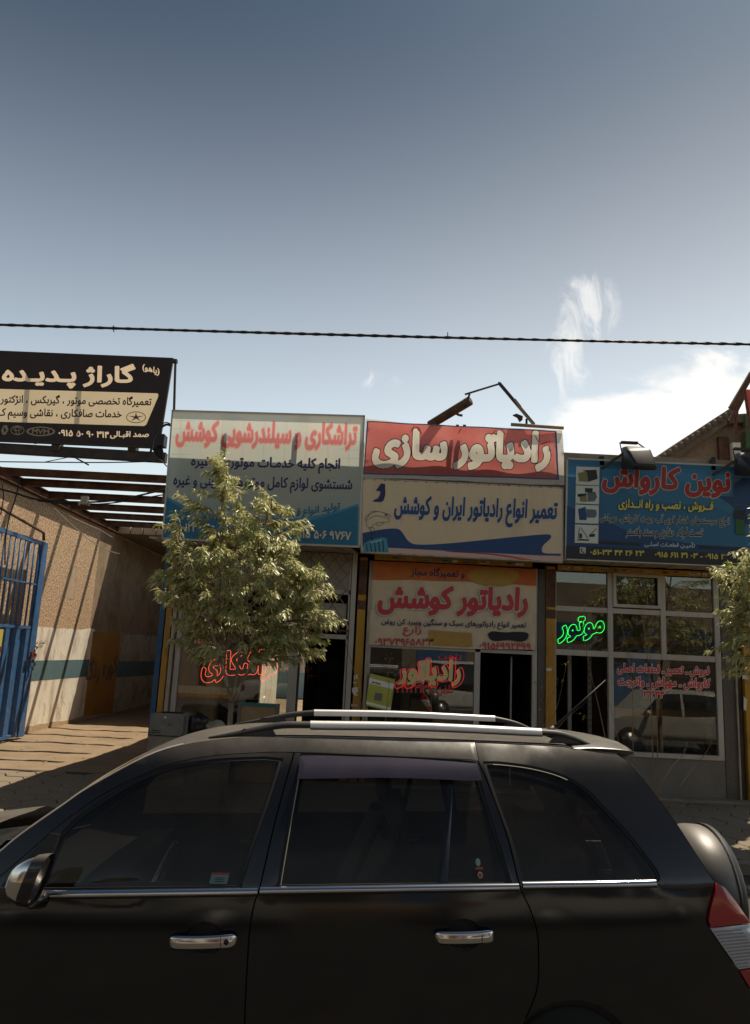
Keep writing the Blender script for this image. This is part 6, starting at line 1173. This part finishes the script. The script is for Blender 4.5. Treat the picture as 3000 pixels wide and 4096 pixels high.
# ================================================================== PERSON in the shop doorway
def person(pos, label):
    t = thing('person', pos, label, 'person'); X, Y, Z = pos
    J = {'pel': (0, 0, .95), 'wai': (-.01, 0, 1.08), 'che': (0, 0, 1.28), 'nek': (.0, 0, 1.46), 'hed': (-.02, 0, 1.54), 'hd2': (-.03, 0, 1.64), 'hd3': (-.02, 0, 1.70)}
    V = [J['pel'], J['wai'], J['che'], J['nek'], J['hed'], J['hd2'], J['hd3']]; Rd = [.14, .125, .145, .055, .075, .095, .06]; Ed = [(i, i+1) for i in range(6)]
    for s_ in (-1, 1):
        k = len(V); V += [(.0, s_*.17, 1.41), (.02, s_*.23, 1.14), (-.06, s_*.23, .92), (-.09, s_*.22, .83)]; Rd += [.06, .045, .036, .03]; Ed += [(2, k), (k, k+1), (k+1, k+2), (k+2, k+3)]
        for f_ in range(4): 
            k2_ = len(V); V += [(-.10-.012*f_+.02, s_*(.225-.002*f_)+.0, .78), (-.115-.006*f_+.02+.012*f_, s_*.22, .735-.004*abs(f_-1))]; V[k2_] = (-.125+.022*f_, s_*.225, .785); V[k2_+1] = (-.13+.022*f_, s_*.215, .74-.006*abs(f_-1.5)); Rd += [.011, .009]; Ed += [(k+3, k2_), (k2_, k2_+1)]
        k2_ = len(V); V += [(-.145, s_*.205, .82), (-.15, s_*.2, .785)]; Rd += [.012, .01]; Ed += [(k+3, k2_), (k2_, k2_+1)]
        k = len(V); V += [(0, s_*.09, .90), (-.01+.03*s_, s_*.1, .5), (.02+.06*s_, s_*.1, .09), (-.12+.06*s_, s_*.11, .045)]; Rd += [.1, .062, .042, .035]; Ed += [(0, k), (k, k+1), (k+1, k+2), (k+2, k+3)]
    me = bpy.data.meshes.new('body'); me.from_pydata(V, Ed, []); o = bpy.data.objects.new('body', me); COL.objects.link(o); o.parent = t; o.location = (0, 0, 0)
    sk = o.modifiers.new('skin', 'SKIN'); sk.use_smooth_shade = True
    for i, r in enumerate(Rd): me.skin_vertices[0].data[i].radius = (r, r)
    me.skin_vertices[0].data[0].use_root = True; ss = o.modifiers.new('s', 'SUBSURF'); ss.levels = 2; ss.render_levels = 2; me.materials.append(M['cloth_dark'])
    return t
def person2(pos, label):
    t = person(pos, label); X, Y, Z = pos; bod = [o for o in t.children][0]
    def ellb(name, c, r, m):
        q = B(); q.grid([[(X+c[0]+r[0]*math.cos(a)*math.sin(p), Y+c[1]+r[1]*math.sin(a)*math.sin(p), Z+c[2]+r[2]*math.cos(p)) for a in np.linspace(0, 6.2832, 17)] for p in np.linspace(.01, 3.13, 11)]); return q.build(name, m, t)
    fc = ellb('face', (-.045, 0, 1.60), (.085, .072, .105), 'skin'); ellb('hair', (-.005, 0, 1.65), (.105, .088, .095), 'hair'); ellb('nose', (-.132, 0, 1.59), (.022, .014, .022), 'skin')
    for s_ in (-1, 1): ellb('ear', (-.02, s_*.078, 1.60), (.02, .012, .03), 'skin'); ellb('eye', (-.118, s_*.028, 1.615), (.012, .012, .009), 'white_plastic')
    ellb('mouth', (-.122, 0, 1.548), (.012, .026, .007), 'cloth_red'); ellb('collar', (-.01, 0, 1.455), (.082, .082, .035), 'cloth_red'); return t
pp_ = atY(1243, 2800, 14.2); person2((pp_[0], 14.2, .12), 'person in dark clothes with a red collar standing in profile in the left shop doorway')
B().box(pp_[0]-.1, pp_[0]+.3, 14.6, 15, .12, .8).build('stool_block', 'interior_dark', sh)
t = thing('workshop_machine', (-.8, 15, .12), 'black machine bulk in the dark interior behind the standing person', 'machine')
B().box(-1.15, -.3, 15, 15.8, .12, 1.2).build('bed', 'dark_steel', t, bevel=.03); B().box(-1.0, -.5, 15.2, 15.7, 1.2, 1.9).build('column', 'dark_steel', t, bevel=.03); B().tube([(-.9, 15, 1.5), (-.9, 15.2, 1.5)], .12, 12).build('handwheel', 'dark_steel', t)

# ================================================================== TREES
def leafB(q, p, d, L, Wd, r):
    d = d/np.linalg.norm(d); s_ = np.cross(d, [0, 0, 1.])+r.normal(0, .35, 3); s_ -= d*np.dot(s_, d); s_ /= np.linalg.norm(s_)+1e-9; n_ = np.cross(s_, d)
    if n_[2] < 0: n_ = -n_
    dr = np.array([0, 0, -1.])*L*.16
    a = p; m1 = p+d*L*.38+n_*L*.02; m2 = p+d*L*.72+dr*.5; tip = p+d*L+dr
    q.add([a, m1-s_*Wd/2+n_*Wd*.18, m1, m1+s_*Wd/2+n_*Wd*.18, m2-s_*Wd*.33+n_*Wd*.1, m2, m2+s_*Wd*.33+n_*Wd*.1, tip], [(0, 2, 1), (0, 3, 2), (1, 2, 5, 4), (2, 3, 6, 5), (4, 5, 7), (5, 6, 7)], 0, True)
def tree(name, label, base, forks, lobes, nshoot, seed, Y0, trunk_r=.045, lsz=(.075, .13), spread=.5):
    r = np.random.default_rng(seed); t = thing(name, base, label, 'tree'); tr = B(); leaves = B(); young = B(); base = np.array(base, float); F0 = np.array(forks[0], float)
    tr.tube([base, base*.5+F0*.5+[.015, 0, 0], F0], [trunk_r*1.15, trunk_r, trunk_r*.92], 10); limbs = []
    for f_ in forks[1:]:
        p = spl([F0]+[np.array(k) for k in f_], 5) if False else [F0]+[np.array(k, float) for k in f_]
        P = []; 
        for i in range(len(p)-1):
            for k in range(4): P.append(p[i]*(1-k/4)+p[i+1]*k/4+(r.normal(0, .008, 3) if i or k else 0))
        P.append(p[-1]); tr.tube(P, np.linspace(trunk_r*.62, trunk_r*.2, len(P)), 7); limbs.append(P)
    tr.build('trunk', 'bark', t); tw = B(); allp = [(q_, li) for li, P in enumerate(limbs) for q_ in P[3:]]
    LP = np.array([q_ for q_, _ in allp]); wts = np.array([l[2] for l in lobes]); wts = wts/wts.sum()
    for s_ in range(nshoot):
        c, rad, _ = lobes[r.choice(len(lobes), p=wts)]; v = r.normal(0, 1, 3); v /= np.linalg.norm(v); rr_ = r.uniform(.35, 1)**.5; tg = np.array(c)+v*np.array(rad)*rr_
        dd = np.linalg.norm(LP-tg, axis=1)+.6*np.maximum(0, LP[:, 2]-tg[2]+.15); st = LP[int(np.argmin(dd+r.uniform(0, .15, len(dd))))]
        mid = st*.5+tg*.5+np.array([0, 0, .06])+r.normal(0, .03, 3); up = np.array([0, 0, r.uniform(.0, .12)]); P = [st, mid, tg+up*.4]; ax = (tg-mid); ax = ax/np.linalg.norm(ax); end = tg+ax*r.uniform(.06, .26)+[0, 0, .06]; P.append(end)
        Q = []
        for i in range(3):
            for k in range(5): Q.append(P[i]*(1-k/5)+P[i+1]*k/5)
        Q.append(end); tw.tube(Q, np.linspace(.007, .0018, len(Q)), 4); n = len(Q)
        for i in range(5, n):
            dirn = Q[min(i+1, n-1)]-Q[i-1]; dirn /= np.linalg.norm(dirn)+1e-9; side = np.cross(dirn, [0, 0, 1.])+r.normal(0, .3, 3); side /= np.linalg.norm(side)
            for s2 in (-1, 1):
                for _ in range(2):
                    rot = side*s2+r.normal(0, .4, 3); ow_ = (tg-base)*[1, 1, 0]; ow_ = ow_/(np.linalg.norm(ow_)+.2); ld = dirn*r.uniform(.2, .8)+rot*.75+ow_*.5+np.array([0, -.15, -.55]); q = young if (i >= n-2 and tg[2] > c[2]+rad[2]*.35) else leaves
                    L_ = r.uniform(*lsz)*(.75 if q is young else 1); leafB(q, Q[i]+r.normal(0, .012, 3), ld, L_, L_*.27, r)
        for _ in range(3): leafB(young if tg[2] > c[2]+rad[2]*.2 else leaves, end, ax+np.array([0, 0, .6])+r.normal(0, .5, 3), r.uniform(.05, .09), .018, r)
    tw.build('branches', 'twig', t)['kind'] = 'stuff'; o = leaves.build('crown', 'leaf', t); o['kind'] = 'stuff'
    if young.f: o = young.build('young_leaves', 'leaf_young', t); o['kind'] = 'stuff'
    return t
YT = 9.8
def T(x, y, dy=0.): return atY(x, y, YT+dy)
bt = atZ(905, 3130, .08); bt = T(898, 3100); bt[2] = .08
lob = [(T(985, 2330), (1.0, .8, .85), 5.), (T(880, 2050), (.38, .35, .55), 1.1), (T(1090, 2110), (.38, .35, .5), .9), (T(740, 2330), (.36, .4, .5), .9), (T(1200, 2420), (.42, .4, .5), 1.1), (T(900, 2560), (.6, .5, .28), 1.), (T(1080, 2600), (.35, .4, .25), .6), (T(885, 1890), (.1, .1, .25), .22), (T(1230, 2590), (.16, .2, .2), .25), (T(690, 2120), (.1, .15, .18), .15)]
tree('street_tree', 'slender young street tree with long dusty olive leaves before the left shop', bt, [T(925, 2812), [T(900, 2690, .1), T(885, 2500, .1), T(880, 2250, 0), T(885, 1930, 0)], [T(945, 2700, -.1), T(975, 2520, -.15), T(1000, 2300, -.1), T(1085, 2040, -.1)], [T(975, 2720, .05), T(1050, 2560, .1), T(1150, 2420, .1), T(1230, 2330, .1)], [T(900, 2700, -.2), T(840, 2500, -.4), T(760, 2320, -.3), T(715, 2180, -.3)]], lob, 330, 11, YT, .036)
YR = 9.3
def T2(x, y, dy=0.): return atY(x, y, YR+dy)
br = T2(3330, 3100); br[2] = .08
lob2 = [(T2(3060, 2500), (.5, .5, .5), 2.), (T2(2985, 2350), (.34, .4, .4), 1.), (T2(3100, 2200), (.5, .5, .5), 1.3), (T2(3350, 2350), (.9, .8, .9), 4), (T2(2975, 2620), (.25, .3, .28), .7)]
tree('street_tree', 'second street tree whose leafy edge enters at the right border', br, [T2(3320, 2900), [T2(3250, 2700), T2(3150, 2450), T2(3050, 2250)], [T2(3330, 2650), T2(3350, 2300), T2(3380, 1950)], [T2(3230, 2800, -.2), T2(3120, 2650, -.2), T2(3010, 2500, -.2)]], lob2, 190, 23, YR, .05)
# saplings of bare stems
def sapling(label, stems, Y, leaves_at=(), m='twig', seed=1):
    r = np.random.default_rng(seed); p0 = atY(*stems[0][0][0], Y); t = thing('sapling', (p0[0], Y, .08), label, 'sapling')
    for st, r0 in stems:
        P = [atY(x, y, Y) for x, y in spl(st, 5)]; rs = np.linspace(r0, r0*.35, len(P)); q = B(); q.tube(P, rs, 6)
        for i in range(2, len(P), 2): p = P[i]; q.tube([p, p+r.normal(0, 1, 3)*[.012, .006, .006]+[0, 0, .012]], [.003, .001], 4)
        q.build('stem', m, t)
    if leaves_at:
        q = B(); 
        for x, y, k, sp_ in leaves_at:
            for _ in range(k): leafB(q, atY(x+r.normal(0, sp_), y+r.normal(0, sp_), Y)+[0, r.normal(0, .03), 0], np.array([r.normal(), r.normal(), .2+abs(r.normal())*.5]), r.uniform(.03, .05), .022, r)
        q.build('leaves', 'leaf_young', t)['kind'] = 'stuff'
    return t
sapling('bare reddish sapling stem leaning left before the first yellow post', [([(1475, 2960), (1450, 2840), (1420, 2700), (1375, 2545)], .008), ([(1465, 2950), (1452, 2830), (1440, 2700)], .005)], 10.2, m='red_twig')
sapling('small sapling with a tuft of green leaves before the green package', [([(1535, 2960), (1545, 2850), (1556, 2740), (1550, 2680)], .007), ([(1540, 2850), (1566, 2790), (1575, 2735)], .004)], 10.2, [(1560, 2650, 16, 16), (1565, 2710, 16, 14), (1578, 2725, 5, 8)], 'red_twig', 2)
sapling('low sapling with scattered small leaves before the second yellow post', [([(2130, 2930), (2175, 2850), (2235, 2720)], .006), ([(2140, 2920), (2160, 2860), (2155, 2740)], .005), ([(2190, 2960), (2260, 2880), (2345, 2808)], .006), ([(2150, 2920), (2220, 2850), (2265, 2660)], .005)], 10.0, [(2145, 2740, 7, 12), (2150, 2810, 8, 14), (2165, 2870, 9, 14), (2150, 2900, 6, 14), (2240, 2720, 6, 10), (2262, 2655, 5, 7), (2330, 2862, 12, 12), (2238, 2890, 6, 10)], 'red_twig', 3)
sapling('clump of tall bare stems before the right hand shop window', [([(2630, 3200), (2612, 3060), (2606, 2850), (2590, 2640), (2570, 2480)], .008), ([(2626, 3190), (2630, 3000), (2625, 2800), (2605, 2650), (2575, 2500)], .006), ([(2540, 3150), (2531, 2950), (2530, 2750), (2505, 2580), (2480, 2470)], .006), ([(2430, 3000), (2400, 2850), (2365, 2700), (2338, 2560), (2338, 2420)], .006), ([(2490, 3050), (2460, 2900), (2420, 2750)], .004)], 9.6, seed=4)
sapling('two thin bare stems slanting right over the grey kick panel', [([(2625, 3180), (2680, 3080), (2730, 3020), (2750, 2972)], .006), ([(2660, 3240), (2760, 3090), (2830, 3000), (2872, 2885)], .006)], 9.5, seed=5)
